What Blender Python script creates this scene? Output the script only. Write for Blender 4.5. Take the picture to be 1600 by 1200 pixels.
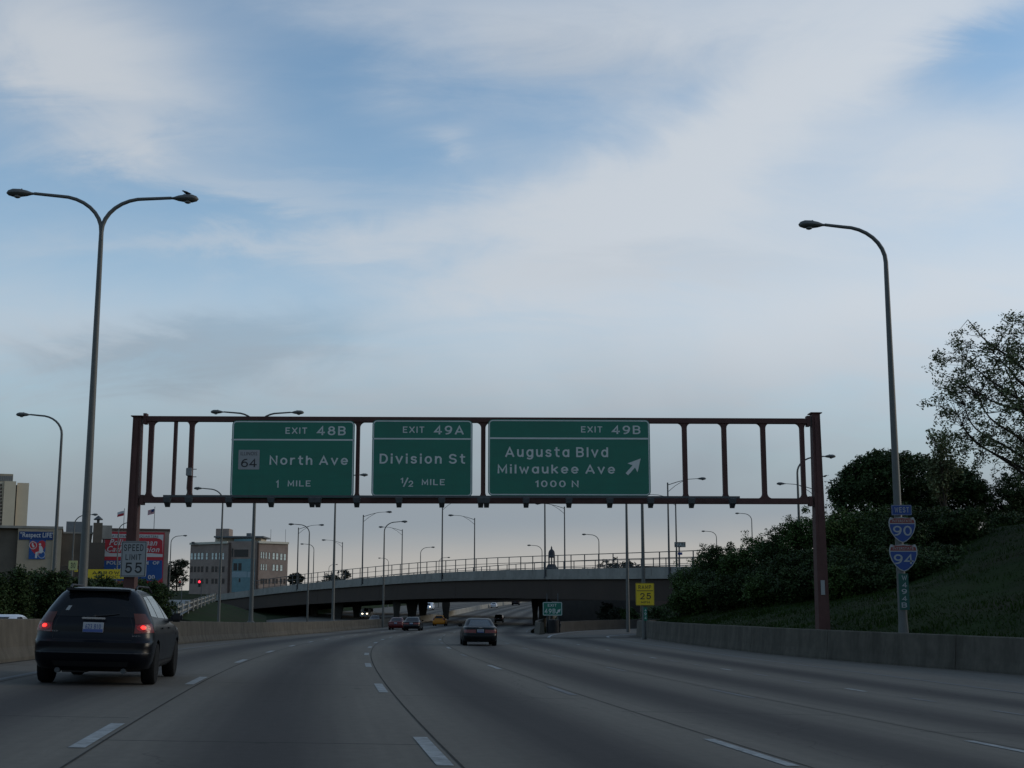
import bpy, bmesh, math, random
import numpy as np
from mathutils import Vector, Matrix, Euler, noise as mnoise
for o in list(bpy.data.objects): bpy.data.objects.remove(o)
SC = bpy.context.scene
COL = SC.collection
R = math.radians
random.seed(7); RNG = np.random.default_rng(7)

# ------------------------------------------------------------------ camera
F_PX, HOR, CAM_H = 2095.0, 954.0, 1.433
PITCH = math.atan((HOR-600)/F_PX)
cam = bpy.data.cameras.new('camera'); cam_o = bpy.data.objects.new('camera', cam); COL.objects.link(cam_o)
cam.sensor_width = 36; cam.lens = F_PX/1600*36; cam.clip_end = 9000; cam.clip_start = .1
cam_o.location = (0, 0, CAM_H); cam_o.rotation_euler = (R(90)+PITCH, 0, 0)
SC.camera = cam_o
SC.render.resolution_x, SC.render.resolution_y = 1024, 768

# ------------------------------------------------------------------ sky and light
SUN_AZ, SUN_EL = R(80), R(15)           # low evening sun to the right, behind thin cloud
W = bpy.data.worlds.new('World'); SC.world = W; W.use_nodes = True
def build_world():
    nt = W.node_tree; nd, lk = nt.nodes, nt.links
    nd.clear()
    def N(t, **k):
        n = nd.new(t)
        for a, b in k.items(): setattr(n, a, b)
        return n
    def put(sock, v):
        if isinstance(v, (int, float)): sock.default_value = v
        elif isinstance(v, tuple): sock.default_value = v
        else: lk.new(v, sock)
    def M(op, a, b=0.0, c=None, clamp=False):
        n = N('ShaderNodeMath', operation=op, use_clamp=clamp)
        put(n.inputs[0], a); put(n.inputs[1], b)
        if c is not None: put(n.inputs[2], c)
        return n.outputs[0]
    def mix(f, a, b, op='MIX'):
        n = N('ShaderNodeMix', data_type='RGBA', blend_type=op)
        put(n.inputs[0], f); put(n.inputs[6], a); put(n.inputs[7], b)
        return n.outputs[2]
    def smooth(v, lo, hi):
        n = N('ShaderNodeMapRange', interpolation_type='SMOOTHSTEP')
        put(n.inputs[0], v); n.inputs[1].default_value = lo; n.inputs[2].default_value = hi
        return n.outputs[0]
    tc = N('ShaderNodeTexCoord')
    sep = N('ShaderNodeSeparateXYZ'); lk.new(tc.outputs['Generated'], sep.inputs[0])
    x, y, z = sep.outputs
    az = M('MULTIPLY', M('ARCTAN2', x, y), 57.29578)          # degrees, + right of the road
    el = M('MULTIPLY', M('ARCSINE', z), 57.29578)
    # cloud layer seen in perspective: direction projected on a level sheet
    zz = M('ADD', M('MAXIMUM', z, 0.0), .42)
    cmb = N('ShaderNodeCombineXYZ'); put(cmb.inputs[0], M('DIVIDE', x, zz)); put(cmb.inputs[1], M('DIVIDE', y, zz))
    def noise(scale, det, rough, off, stretch=(1, 1), rot=0., dist=0.):
        mp = N('ShaderNodeMapping'); lk.new(cmb.outputs[0], mp.inputs[0])
        mp.inputs['Location'].default_value = off; mp.inputs['Scale'].default_value = (stretch[0], stretch[1], 1)
        mp.inputs['Rotation'].default_value = (0, 0, rot)
        n = N('ShaderNodeTexNoise'); lk.new(mp.outputs[0], n.inputs['Vector'])
        n.inputs['Scale'].default_value = scale; n.inputs['Detail'].default_value = det
        n.inputs['Roughness'].default_value = rough; n.inputs['Distortion'].default_value = dist
        return n.outputs[0]
    n_big = noise(1.7, 4, .55, (3.1, 1.7, 0), (1, .8), R(25), .4)
    n_fine = noise(5.2, 6, .6, (9.1, 4.2, 0), (.8, 1.2), R(-55), .9)
    n_wisp = noise(9.0, 7, .62, (1.3, 7.7, 0), (.5, 1.3), R(-58), .8)
    # wobble for the outlines of the banks
    wob = M('MULTIPLY', M('SUBTRACT', n_fine, .5), 9.0)
    wob2 = M('MULTIPLY', M('SUBTRACT', n_wisp, .5), 4.0)
    azw = M('ADD', az, wob); elw = M('ADD', el, wob2)
    ae = N('ShaderNodeCombineXYZ'); put(ae.inputs[0], azw); put(ae.inputs[1], elw)
    def total(lst):
        """sum of soft-edged banks: (azimuth, elevation, half sizes, tilt in degrees, weight)"""
        t = 0.0
        for a0, e0, ra, re, rot, amp in lst:
            mp = N('ShaderNodeMapping', vector_type='TEXTURE'); lk.new(ae.outputs[0], mp.inputs[0])
            mp.inputs['Location'].default_value = (a0, e0, 0); mp.inputs['Rotation'].default_value = (0, 0, R(rot)); mp.inputs['Scale'].default_value = (ra, re, 1)
            d = N('ShaderNodeVectorMath', operation='DOT_PRODUCT'); lk.new(mp.outputs[0], d.inputs[0]); lk.new(mp.outputs[0], d.inputs[1])
            t = M('MULTIPLY_ADD', M('POWER', .36788, d.outputs['Value']), amp, t)
        return t
    BANKS = [(-19.5, 22.3, 6.0, 2.9, -16, .95), (-17.5, 18.9, 2.2, .9, 10, .35), (-11, 17.7, 6, .6, -3, .34), (-13, 15.1, 5.5, .6, 2, .36), (-5, 16.1, 4.0, .8, 10, .36), (-3, 19.9, 1.0, .6, 0, .28), (10, 19.6, 11, 2.3, 24, .85), (19.5, 18, 5, 2.2, 0, .50), (12, 24.8, 10, 2.4, 0, .50), (-1, 24.3, 6, 2.2, -10, .30), (4, 15.2, 10, 2.3, 0, .38), (8, 9.5, 22, 3.2, 4, .50), (19, 12.8, 7, 1.6, 8, .40), (-18, 11, 9, 2, 0, .38), (12, 15, 15, 6.5, 8, .36), (5, 25, 14, 3, 0, .15), (-4, 13, 18, 3.0, 4, .16)]
    HOLES = [(-12, 16.6, 8, 1.6, 0, .16), (21, 22.2, 3.6, 1.4, 18, .42), (-8, 21.5, 4, 2.2, -40, .22)]
    GREY = [(-13, 10.6, 6.5, 1.5, 8, .95), (3, 23, 8, 2.0, 0, .30), (20.5, 21.5, 4, 1.6, 10, .3), (6, 14.5, 8, 1.0, 0, .2)]
    cover = M('ADD', M('MULTIPLY', n_big, .42), M('MULTIPLY', M('SUBTRACT', n_fine, .5), .40))
    cover = M('ADD', cover, M('MULTIPLY', M('SUBTRACT', n_wisp, .5), .50))
    cover = M('SUBTRACT', M('ADD', cover, total(BANKS)), total(HOLES))
    cl = M('MULTIPLY', smooth(cover, -.12, 1.20), .92)
    # clear sky
    sky = N('ShaderNodeTexSky', sky_type='NISHITA'); sky.sun_disc = False
    sky.sun_elevation = SUN_EL; sky.sun_rotation = SUN_AZ
    sky.air_density = 1.0; sky.dust_density = .3; sky.ozone_density = 2.2; sky.altitude = 180
    clear = mix(1.0, sky.outputs[0], (1.27, 1.27, 1.20, 1), 'MULTIPLY')
    # light falling on the cloud sheet: brighter towards the hidden sun
    sd = (math.sin(SUN_AZ)*math.cos(SUN_EL), math.cos(SUN_AZ)*math.cos(SUN_EL), math.sin(SUN_EL))
    vd = N('ShaderNodeVectorMath', operation='DOT_PRODUCT'); lk.new(tc.outputs['Generated'], vd.inputs[0]); vd.inputs[1].default_value = sd
    toward = M('MULTIPLY_ADD', vd.outputs['Value'], .5, .5)
    lit = M('MULTIPLY_ADD', M('POWER', toward, 2.0), .30, .74)
    thick = smooth(M('ADD', M('ADD', M('MULTIPLY', n_big, .35), M('MULTIPLY', n_fine, .15)), total(GREY)), .2, 1.1)
    ccol = mix(thick, (4.6, 4.92, 5.3, 1), (2.8, 3.1, 3.5, 1))
    ccol = mix(1.0, ccol, lit, 'MULTIPLY')
    out = mix(cl, clear, ccol)
    # low grey deck that thickens towards the horizon, and the paler gap below its edge
    dk = M('ADD', el, M('MULTIPLY', M('SUBTRACT', n_big, .5), 5.0))
    deck = M('SUBTRACT', 1.0, smooth(dk, 4.0, 13.0))
    dcol = mix(1.0, (2.2, 2.52, 2.88, 1), lit, 'MULTIPLY')
    out = mix(M('MULTIPLY', deck, .97), out, dcol)
    edge = M('ADD', el, M('MULTIPLY', M('SUBTRACT', n_fine, .5), .5))
    edge = M('SUBTRACT', edge, M('MULTIPLY', az, .040))
    gap = M('SUBTRACT', 1.0, smooth(edge, 1.7, 3.9))
    gcol = mix(1.0, (3.75, 3.6, 3.35, 1), lit, 'MULTIPLY')
    out = mix(M('MULTIPLY', gap, .92), out, gcol)
    bg = N('ShaderNodeBackground'); lk.new(out, bg.inputs[0]); bg.inputs[1].default_value = .15
    wo = N('ShaderNodeOutputWorld'); lk.new(bg.outputs[0], wo.inputs[0])
build_world()
W.cycles.sampling_method = 'MANUAL'; W.cycles.sample_map_resolution = 512
sun = bpy.data.lights.new('sun', 'SUN'); sun.energy = .9; sun.angle = R(20); sun.color = (1, .86, .68)
sun_o = bpy.data.objects.new('sun', sun); COL.objects.link(sun_o)
sun_o.location = (0, 0, 60)
sun_o.rotation_euler = Vector((-math.sin(SUN_AZ)*math.cos(R(14)), -math.cos(SUN_AZ)*math.cos(R(14)), -math.sin(R(14)))).to_track_quat('-Z', 'Y').to_euler()
vs = SC.view_settings; vs.view_transform = 'Standard'; vs.look = 'None'; vs.exposure = 0; vs.gamma = 1; vs.use_curve_mapping = False

# ------------------------------------------------------------------ helpers
def at(px, py, Y):
    """point of the photographed place seen at photo pixel (px, py), Y metres ahead"""
    ax, ay = (px-800)/F_PX, (600-py)/F_PX
    d = (ax, math.cos(PITCH)-ay*math.sin(PITCH), math.sin(PITCH)+ay*math.cos(PITCH))
    t = Y/d[1]
    return Vector((d[0]*t, Y, CAM_H+d[2]*t))
def on_plane(px, py, O, U):
    """hit of that line of sight with the upright plane through O along U -> (along, height)"""
    p = at(px, py, 1.0); D = p-Vector((0, 0, CAM_H))
    n = Vector((-U.y, U.x, 0)); C = Vector((0, 0, CAM_H))
    t = (O-C).dot(n)/D.dot(n); q = C+D*t
    return (q-O).dot(U), q.z-O.z

class MB:
    def __init__(s): s.v = []; s.f = []
    def add(s, v, f):
        b = len(s.v); s.v += [tuple(p) for p in v]; s.f += [tuple(i+b for i in q) for q in f]; return s
    def box(s, c, d, rz=0.0, bev=0.0, ry=0.0, rx=0.0):
        hx, hy, hz = d[0]/2, d[1]/2, d[2]/2
        m = Matrix.Translation(c) @ Euler((rx, ry, rz)).to_matrix().to_4x4()
        if bev <= 0:
            v = [(-hx, -hy, -hz), (hx, -hy, -hz), (hx, hy, -hz), (-hx, hy, -hz), (-hx, -hy, hz), (hx, -hy, hz), (hx, hy, hz), (-hx, hy, hz)]
            f = [(0, 3, 2, 1), (4, 5, 6, 7), (0, 1, 5, 4), (1, 2, 6, 5), (2, 3, 7, 6), (3, 0, 4, 7)]
        else:
            b = min(bev, hx*.9, hy*.9, hz*.9); bm = bmesh.new()
            bmesh.ops.create_cube(bm, size=1); bmesh.ops.scale(bm, vec=(2*hx, 2*hy, 2*hz), verts=bm.verts)
            bmesh.ops.bevel(bm, geom=bm.edges[:], offset=b, segments=2, affect='EDGES')
            bm.verts.index_update(); v = [p.co.copy() for p in bm.verts]; f = [[q.index for q in fc.verts] for fc in bm.faces]; bm.free()
        return s.add([m @ Vector(p) for p in v], f)
    def tube(s, pts, rad, n=8, cap=True, sq=(1, 1)):
        pts = [Vector(p) for p in pts]
        if not hasattr(rad, '__len__'): rad = [rad]*len(pts)
        v = []; f = []; up = None
        for i, p in enumerate(pts):
            t = (pts[min(i+1, len(pts)-1)]-pts[max(i-1, 0)])
            t = t.normalized() if t.length > 1e-9 else Vector((0, 0, 1))
            if up is None:
                up = Vector((0, 1, 0)) if abs(t.y) < .9 else Vector((1, 0, 0))
            a = t.cross(up); a = a.normalized() if a.length > 1e-6 else t.orthogonal().normalized()
            b = a.cross(t).normalized(); up = b
            for k in range(n):
                an = 2*math.pi*(k+.5)/n
                v.append(p+(a*math.cos(an)*sq[0]+b*math.sin(an)*sq[1])*rad[i])
        for i in range(len(pts)-1):
            for k in range(n):
                f.append((i*n+k, i*n+(k+1) % n, (i+1)*n+(k+1) % n, (i+1)*n+k))
        if cap:
            f.append(tuple(range(n-1, -1, -1))); f.append(tuple((len(pts)-1)*n+k for k in range(n)))
        return s.add(v, f)
    def lathe(s, prof, n=16, c=(0, 0, 0), axis='Z'):
        v = []; f = []
        for r, h in prof:
            for k in range(n):
                a = 2*math.pi*k/n
                p = (r*math.cos(a), r*math.sin(a), h) if axis == 'Z' else (h, r*math.cos(a), r*math.sin(a))
                v.append((p[0]+c[0], p[1]+c[1], p[2]+c[2]))
        for i in range(len(prof)-1):
            for k in range(n): f.append((i*n+k, i*n+(k+1) % n, (i+1)*n+(k+1) % n, (i+1)*n+k))
        f.append(tuple(range(n-1, -1, -1))); f.append(tuple((len(prof)-1)*n+k for k in range(n)))
        return s.add(v, f)
    def prism(s, poly, y0, y1, flip=False):
        """outline in (x, z), pulled from y0 to y1"""
        n = len(poly)
        v = [(x, y0, z) for x, z in poly]+[(x, y1, z) for x, z in poly]
        f = [tuple(range(n-1, -1, -1)), tuple(range(n, 2*n))]+[(i, (i+1) % n, n+(i+1) % n, n+i) for i in range(n)]
        return s.add(v, f)
    def grid(s, rows):
        m = len(rows[0]); v = [p for r in rows for p in r]
        f = [(i*m+j, i*m+j+1, (i+1)*m+j+1, (i+1)*m+j) for i in range(len(rows)-1) for j in range(m-1)]
        return s.add(v, f)
    def mesh(s, name, smooth=False, fix=True):
        me = bpy.data.meshes.new(name); me.from_pydata(s.v, [], s.f)
        if fix:
            bm = bmesh.new(); bm.from_mesh(me); bmesh.ops.recalc_face_normals(bm, faces=bm.faces); bm.to_mesh(me); bm.free()
        if smooth:
            for p in me.polygons: p.use_smooth = True
            try: me.set_sharp_from_angle(angle=R(40))
            except Exception: pass
        me.update(); return me
    def build(s, name, mt, parent=None, smooth=False, fix=True, loc=(0, 0, 0), rot=(0, 0, 0)):
        me = s.mesh(name, smooth, fix); me.materials.append(mt)
        return link(name, me, parent, loc, rot)
def link(name, data, parent=None, loc=(0, 0, 0), rot=(0, 0, 0)):
    o = bpy.data.objects.new(name, data); COL.objects.link(o); o.location = loc; o.rotation_euler = rot
    if parent is not None: o.parent = parent
    return o
def tag(o, label=None, cat=None, group=None, kind=None):
    if label: o['label'] = label
    if cat: o['category'] = cat
    if group: o['group'] = group
    if kind: o['kind'] = kind
    return o
def empty(name, loc, rz=0.0, label=None, cat=None, group=None):
    o = link(name, None, None, loc, (0, 0, rz)); o.empty_display_size = .3
    return tag(o, label, cat, group)
KIDS = {}
def copy_tree(o, loc, rz, label, sc=1.0, group=None):
    def rec(a, par):
        c = a.copy(); COL.objects.link(c)
        if par is not None: c.parent = par
        for ch in [q for q in a.children]: rec(ch, c)
        return c
    c = rec(o, None); c.location = loc; c.rotation_euler = (0, 0, rz); c.scale = (sc, sc, sc)
    c['label'] = label
    if group: c['group'] = group
    return c

# ------------------------------------------------------------------ materials
MATS = {}
def mat(name, col, rough=.7, metal=0.0, var=.12, scale=3.0, bump=0.0, bscale=30.0, island=0.0, emit=None, estr=0.0, spec=None, coat=0.0, stretch=(1, 1, 1), trans=0.0, dirt=None):
    if name in MATS: return MATS[name]
    m = bpy.data.materials.new(name); m.use_nodes = True; MATS[name] = m
    nt = m.node_tree; b = nt.nodes['Principled BSDF']; lk = nt.links
    b.inputs['Roughness'].default_value = rough; b.inputs['Metallic'].default_value = metal
    b.inputs['Specular IOR Level'].default_value = (.12 if rough >= .65 else .4) if spec is None else spec
    if coat: b.inputs['Coat Weight'].default_value = coat; b.inputs['Coat Roughness'].default_value = .04
    c = (*col, 1); b.inputs['Base Color'].default_value = c
    tc = nt.nodes.new('ShaderNodeTexCoord'); mp = nt.nodes.new('ShaderNodeMapping'); lk.new(tc.outputs['Object'], mp.inputs[0]); mp.inputs['Scale'].default_value = stretch
    out = None
    if var > 0:
        n = nt.nodes.new('ShaderNodeTexNoise'); n.inputs['Scale'].default_value = scale; n.inputs['Detail'].default_value = 5; n.inputs['Roughness'].default_value = .65
        lk.new(mp.outputs[0], n.inputs['Vector'])
        mr = nt.nodes.new('ShaderNodeMapRange'); lk.new(n.outputs[0], mr.inputs[0]); mr.inputs[1].default_value = .25; mr.inputs[2].default_value = .75
        mr.inputs[3].default_value = 1-var; mr.inputs[4].default_value = 1+var
        mx = nt.nodes.new('ShaderNodeMix'); mx.data_type = 'RGBA'; mx.blend_type = 'MULTIPLY'; mx.inputs[0].default_value = 1
        mx.inputs[6].default_value = c; lk.new(mr.outputs[0], mx.inputs[7]); out = mx.outputs[2]
        if rough > .15:
            m2 = nt.nodes.new('ShaderNodeMapRange'); lk.new(n.outputs[0], m2.inputs[0]); m2.inputs[3].default_value = max(0, rough-.08); m2.inputs[4].default_value = min(1, rough+.08)
            lk.new(m2.outputs[0], b.inputs['Roughness'])
    if dirt:
        n = nt.nodes.new('ShaderNodeTexNoise'); n.inputs['Scale'].default_value = dirt[1]; n.inputs['Detail'].default_value = 6; n.inputs['Roughness'].default_value = .7
        mp2 = nt.nodes.new('ShaderNodeMapping'); lk.new(tc.outputs['Object'], mp2.inputs[0]); mp2.inputs['Scale'].default_value = dirt[3] if len(dirt) > 3 else (1, 1, 1)
        lk.new(mp2.outputs[0], n.inputs['Vector'])
        mr = nt.nodes.new('ShaderNodeMapRange'); lk.new(n.outputs[0], mr.inputs[0]); mr.inputs[1].default_value = .45; mr.inputs[2].default_value = .72; mr.inputs[4].default_value = dirt[2]
        mx = nt.nodes.new('ShaderNodeMix'); mx.data_type = 'RGBA'; lk.new(mr.outputs[0], mx.inputs[0])
        if out is None: mx.inputs[6].default_value = c
        else: lk.new(out, mx.inputs[6])
        mx.inputs[7].default_value = (*dirt[0], 1); out = mx.outputs[2]
    if island > 0:
        g = nt.nodes.new('ShaderNodeNewGeometry'); mr = nt.nodes.new('ShaderNodeMapRange'); lk.new(g.outputs['Random Per Island'], mr.inputs[0]); mr.inputs[3].default_value = 1-island; mr.inputs[4].default_value = 1+island
        mx = nt.nodes.new('ShaderNodeMix'); mx.data_type = 'RGBA'; mx.blend_type = 'MULTIPLY'; mx.inputs[0].default_value = 1
        if out is None: mx.inputs[6].default_value = c
        else: lk.new(out, mx.inputs[6])
        lk.new(mr.outputs[0], mx.inputs[7]); out = mx.outputs[2]
    if out is not None: lk.new(out, b.inputs['Base Color'])
    if bump > 0:
        n = nt.nodes.new('ShaderNodeTexNoise'); n.inputs['Scale'].default_value = bscale; n.inputs['Detail'].default_value = 4; lk.new(tc.outputs['Object'], n.inputs['Vector'])
        bp = nt.nodes.new('ShaderNodeBump'); bp.inputs['Strength'].default_value = bump; bp.inputs['Distance'].default_value = .02; lk.new(n.outputs[0], bp.inputs['Height']); lk.new(bp.outputs[0], b.inputs['Normal'])
    if emit: b.inputs['Emission Color'].default_value = (*emit, 1); b.inputs['Emission Strength'].default_value = estr
    if trans: b.inputs['Transmission Weight'].default_value = trans
    return m
CONC = mat('barrier_concrete', (.090, .080, .064), .9, var=.28, scale=1.6, bump=.4, bscale=30, dirt=((.044, .039, .031), 1.1, .85, (1, 1, .18)))
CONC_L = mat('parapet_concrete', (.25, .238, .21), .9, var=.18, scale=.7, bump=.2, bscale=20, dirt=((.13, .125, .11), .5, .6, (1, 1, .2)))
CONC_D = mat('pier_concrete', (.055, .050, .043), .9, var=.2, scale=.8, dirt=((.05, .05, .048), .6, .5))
STEEL_BR = mat('girder_steel', (.055, .040, .031), .7, var=.2, scale=.6, dirt=((.035, .028, .024), .3, .6))
MAROON = mat('maroon_steel', (.080, .040, .035), .65, var=.2, scale=1.5, dirt=((.050, .028, .022), 1.2, .6, (1, 1, .3)))
GALV = mat('lamp_aluminium', (.085, .087, .08), .55, metal=.1, var=.15, scale=2.0)
GALV_D = mat('lamp_steel_dark', (.055, .06, .062), .55, metal=.2, var=.15, scale=2.0)
LENS = mat('lamp_lens', (.16, .17, .17), .25, var=.1)
GREEN = mat('sign_green', (.007, .125, .080), .5, var=.10, scale=.9, dirt=((.008, .095, .064), .5, .6, (.5, 1, 5)))
SIGN_W = mat('sign_white', (.46, .48, .455), .5, var=.10, scale=4)
SIGN_K = mat('sign_black', (.012, .012, .013), .5, var=.1)
SIGN_G = mat('sign_back', (.16, .165, .165), .5, metal=.4, var=.15)
SIGN_WB = mat('sign_white_board', (.235, .24, .235), .55, var=.06, scale=2)
SIGN_Y = mat('sign_yellow', (.62, .43, .012), .5, var=.08, scale=3)
SIGN_B = mat('sign_blue', (.007, .036, .16), .5, var=.1, scale=3)
SIGN_R = mat('sign_red', (.15, .025, .02), .55, var=.1, scale=3)
SHIELD_W = mat('shield_white', (.24, .25, .25), .55, var=.08)
MARKER = mat('marker_green', (.006, .055, .040), .6, var=.15)
PAINT = mat('road_paint', (.26, .272, .265), .7, var=.25, scale=6, dirt=((.12, .12, .115), 5, .85))
PAINT_OLD = mat('worn_road_paint', (.145, .145, .14), .75, var=.25, scale=3, dirt=((.10, .10, .10), 1.5, .7))
TAR = mat('joint_sealant', (.050, .046, .040), .9, var=.2, spec=.03)
BARK = mat('bark', (.045, .036, .028), .9, var=.25, scale=4, bump=.5)

# ------------------------------------------------------------------ road axis
ZC = [(-80, 0), (0, 0), (34, -.03), (70, -.26), (92, -.43), (130, -.68), (150, -.72), (184, -.74), (210, -.7), (250, -.2), (300, .8), (330, 1.4), (400, 2.6), (550, 5), (800, 9), (1500, 16)]
_d = np.arange(-80, 1501, 1.0)
_zl = np.interp(_d, *zip(*ZC)); _k = np.ones(15)/15
_z = np.convolve(np.pad(_zl, 7, mode='edge'), _k, 'valid')
_hd = np.where(_d < 165, -.1689+.00129*_d, 0); _hd = np.where(_d >= 165, -.1689+.00129*165+.0001*(_d-165), _hd)
_x = np.cumsum(np.sin(_hd)); _y = np.cumsum(np.cos(_hd)); i0 = int(80)
_x -= _x[i0]; _y -= _y[i0]
_X, _Y, _Z, _H = (q.tolist() for q in (_x, _y, _z, _hd))
def _at(q, d):
    t = min(max(d+80.0, 0.0), 1578.999); i = int(t); t -= i
    return q[i]*(1-t)+q[i+1]*t
def bankf(d): return .0286*min(1.0, max(0.0, (95.0-d)/65.0))
def heading(d): return _at(_H, d)
def road(s, d, dz=0.0):
    h = _at(_H, d); sc = max(-8.0, min(22.0, s))
    return Vector((_at(_X, d)+s*math.cos(h), _at(_Y, d)-s*math.sin(h), _at(_Z, d)-bankf(d)*sc+dz))
def sd_of(X, Y):
    d = Y
    for _ in range(12):
        p = road(0, d); h = heading(d)
        d += (X-p.x)*math.sin(h)+(Y-p.y)*math.cos(h)
    p = road(0, d); h = heading(d)
    return (X-p.x)*math.cos(h)-(Y-p.y)*math.sin(h), d
LN = {'A': -2.16, 'B': 1.50, 'C': 5.16, 'D': 8.82, 'E': 12.6, 'F': 16.8}
def strip(ss, ds, dz=0.0):
    return MB().grid([[road(s, d, dz) for s in ss] for d in ds])
def s_left(d): return float(np.interp(d, [0, 170, 235, 1500], [-26, -26, -38, -38]))
def sbar(d): return float(np.interp(d, [-60, 20, 43, 50, 60, 80, 104], [23.5, 23, 21.8, 20.4, 19.3, 19.1, 19.6]))

# concrete carriageway: stain pattern runs with the lanes (u = metres across, v = metres along)
def road_material(name, off, lanes, base=(.121, .108, .088)):
    m = bpy.data.materials.new(name); m.use_nodes = True; nt = m.node_tree; lk = nt.links; b = nt.nodes['Principled BSDF']
    b.inputs['Roughness'].default_value = .9; b.inputs['Specular IOR Level'].default_value = .18
    def N(t, **k):
        n = nt.nodes.new(t)
        for a, c in k.items(): setattr(n, a, c)
        return n
    uv = N('ShaderNodeUVMap'); sp = N('ShaderNodeSeparateXYZ'); lk.new(uv.outputs[0], sp.inputs[0])
    def M(op, a, c=0.0, d=None):
        n = N('ShaderNodeMath', operation=op)
        for i, v in enumerate((a, c, d)):
            if v is None: continue
            if isinstance(v, (int, float)): n.inputs[i].default_value = v
            else: lk.new(v, n.inputs[i])
        return n.outputs[0]
    def noise(sx, sy, det, seed):
        mp = N('ShaderNodeMapping'); lk.new(uv.outputs[0], mp.inputs[0]); mp.inputs['Scale'].default_value = (sx, sy, 1); mp.inputs['Location'].default_value = (seed, seed*2.3, 0)
        n = N('ShaderNodeTexNoise'); n.inputs['Scale'].default_value = 1; n.inputs['Detail'].default_value = det; n.inputs['Roughness'].default_value = .6; lk.new(mp.outputs[0], n.inputs['Vector']); return n.outputs[0]
    wig = M('MULTIPLY', M('SUBTRACT', noise(.05, .02, 2, 3.), .5), .5)
    t = M('FRACT', M('DIVIDE', M('ADD', M('SUBTRACT', sp.outputs[0], off), wig), 3.66))
    dist = M('ABSOLUTE', M('SUBTRACT', t, .5))
    band = N('ShaderNodeMapRange', interpolation_type='SMOOTHSTEP'); lk.new(dist, band.inputs[0]); band.inputs[1].default_value = .03; band.inputs[2].default_value = .42; band.inputs[3].default_value = 1; band.inputs[4].default_value = 0
    inside = N('ShaderNodeMapRange', interpolation_type='SMOOTHSTEP'); lk.new(M('ABSOLUTE', M('SUBTRACT', sp.outputs[0], (lanes[0]+lanes[1])/2)), inside.inputs[0])
    hw = (lanes[1]-lanes[0])/2; inside.inputs[1].default_value = hw-.3; inside.inputs[2].default_value = hw+.3; inside.inputs[3].default_value = 1; inside.inputs[4].default_value = 0
    oil = M('MULTIPLY', M('MULTIPLY', band.outputs[0], inside.outputs[0]), M('MULTIPLY_ADD', noise(.12, .03, 4, 7.), .7, .62))
    n1 = noise(.9, .10, 5, 1.); n2 = noise(6, 5, 4, 5.); n3 = noise(.15, .05, 3, 11.); n4 = noise(3.5, .05, 4, 17.)
    v = M('MULTIPLY_ADD', n1, .30, .83); v = M('MULTIPLY', v, M('MULTIPLY_ADD', n2, .40, .80)); v = M('MULTIPLY', v, M('MULTIPLY_ADD', n3, .30, .86)); v = M('MULTIPLY', v, M('MULTIPLY_ADD', n4, .44, .78))
    jt = M('LESS_THAN', M('FRACT', M('DIVIDE', M('ADD', sp.outputs[1], M('MULTIPLY', M('FLOOR', M('DIVIDE', M('SUBTRACT', sp.outputs[0], off), 3.66)), 3.1)), 12.4)), .005)
    v = M('MULTIPLY', v, M('SUBTRACT', 1.0, M('MULTIPLY', jt, .6)))
    vo = N('ShaderNodeTexVoronoi', feature='DISTANCE_TO_EDGE'); mpv = N('ShaderNodeMapping'); lk.new(uv.outputs[0], mpv.inputs[0]); mpv.inputs['Scale'].default_value = (.16, .07, 1)
    wv = N('ShaderNodeVectorMath', operation='ADD'); lk.new(mpv.outputs[0], wv.inputs[0]); nz = N('ShaderNodeTexNoise'); nz.inputs['Scale'].default_value = .8; nz.inputs['Detail'].default_value = 4; lk.new(uv.outputs[0], nz.inputs['Vector']); sc_ = N('ShaderNodeVectorMath', operation='SCALE'); lk.new(nz.outputs[1], sc_.inputs[0]); sc_.inputs['Scale'].default_value = .16; lk.new(sc_.outputs[0], wv.inputs[1])
    lk.new(wv.outputs[0], vo.inputs['Vector']); vo.inputs['Scale'].default_value = 1
    ck = M('MULTIPLY', M('LESS_THAN', vo.outputs['Distance'], .0022), M('GREATER_THAN', n3, .5))
    v = M('MULTIPLY', v, M('SUBTRACT', 1.0, M('MULTIPLY', ck, .22)))
    sp2 = N('ShaderNodeMapRange'); lk.new(noise(1.3, .7, 2, 23.), sp2.inputs[0]); sp2.inputs[1].default_value = .70; sp2.inputs[2].default_value = .78; sp2.inputs[3].default_value = 1; sp2.inputs[4].default_value = .72
    v = M('MULTIPLY', v, sp2.outputs[0])
    mx = N('ShaderNodeMix', data_type='RGBA'); lk.new(M('MULTIPLY', oil, 1.0), mx.inputs[0]); mx.inputs[6].default_value = (*base, 1); mx.inputs[7].default_value = (.043, .038, .034, 1)
    mm = N('ShaderNodeMix', data_type='RGBA', blend_type='MULTIPLY'); mm.inputs[0].default_value = 1; lk.new(mx.outputs[2], mm.inputs[6]); lk.new(v, mm.inputs[7])
    lk.new(mm.outputs[2], b.inputs['Base Color'])
    bp = N('ShaderNodeBump'); bp.inputs['Strength'].default_value = .25; bp.inputs['Distance'].default_value = .01; lk.new(noise(40, 25, 3, 2.), bp.inputs['Height']); lk.new(bp.outputs[0], b.inputs['Normal'])
    return m
def uv_sheet(name, ss, ds, dz, mt, parent=None):
    fs = ss if callable(ss) else (lambda d: ss)
    rows = [[road(s, d, dz) for s in fs(d)] for d in ds]
    mb = MB().grid(rows); o = mb.build(name, mt, parent, fix=False, smooth=False)
    uvl = o.data.uv_layers.new(name='UVMap')
    co = np.array([(s, d) for d in ds for s in fs(d)], dtype=np.float32)
    li = np.zeros(len(o.data.loops), dtype=np.int32); o.data.loops.foreach_get('vertex_index', li)
    uvl.data.foreach_set('uv', co[li].ravel())
    if o.data.polygons[0].normal.z < 0: o.data.flip_normals()
    return o

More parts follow.
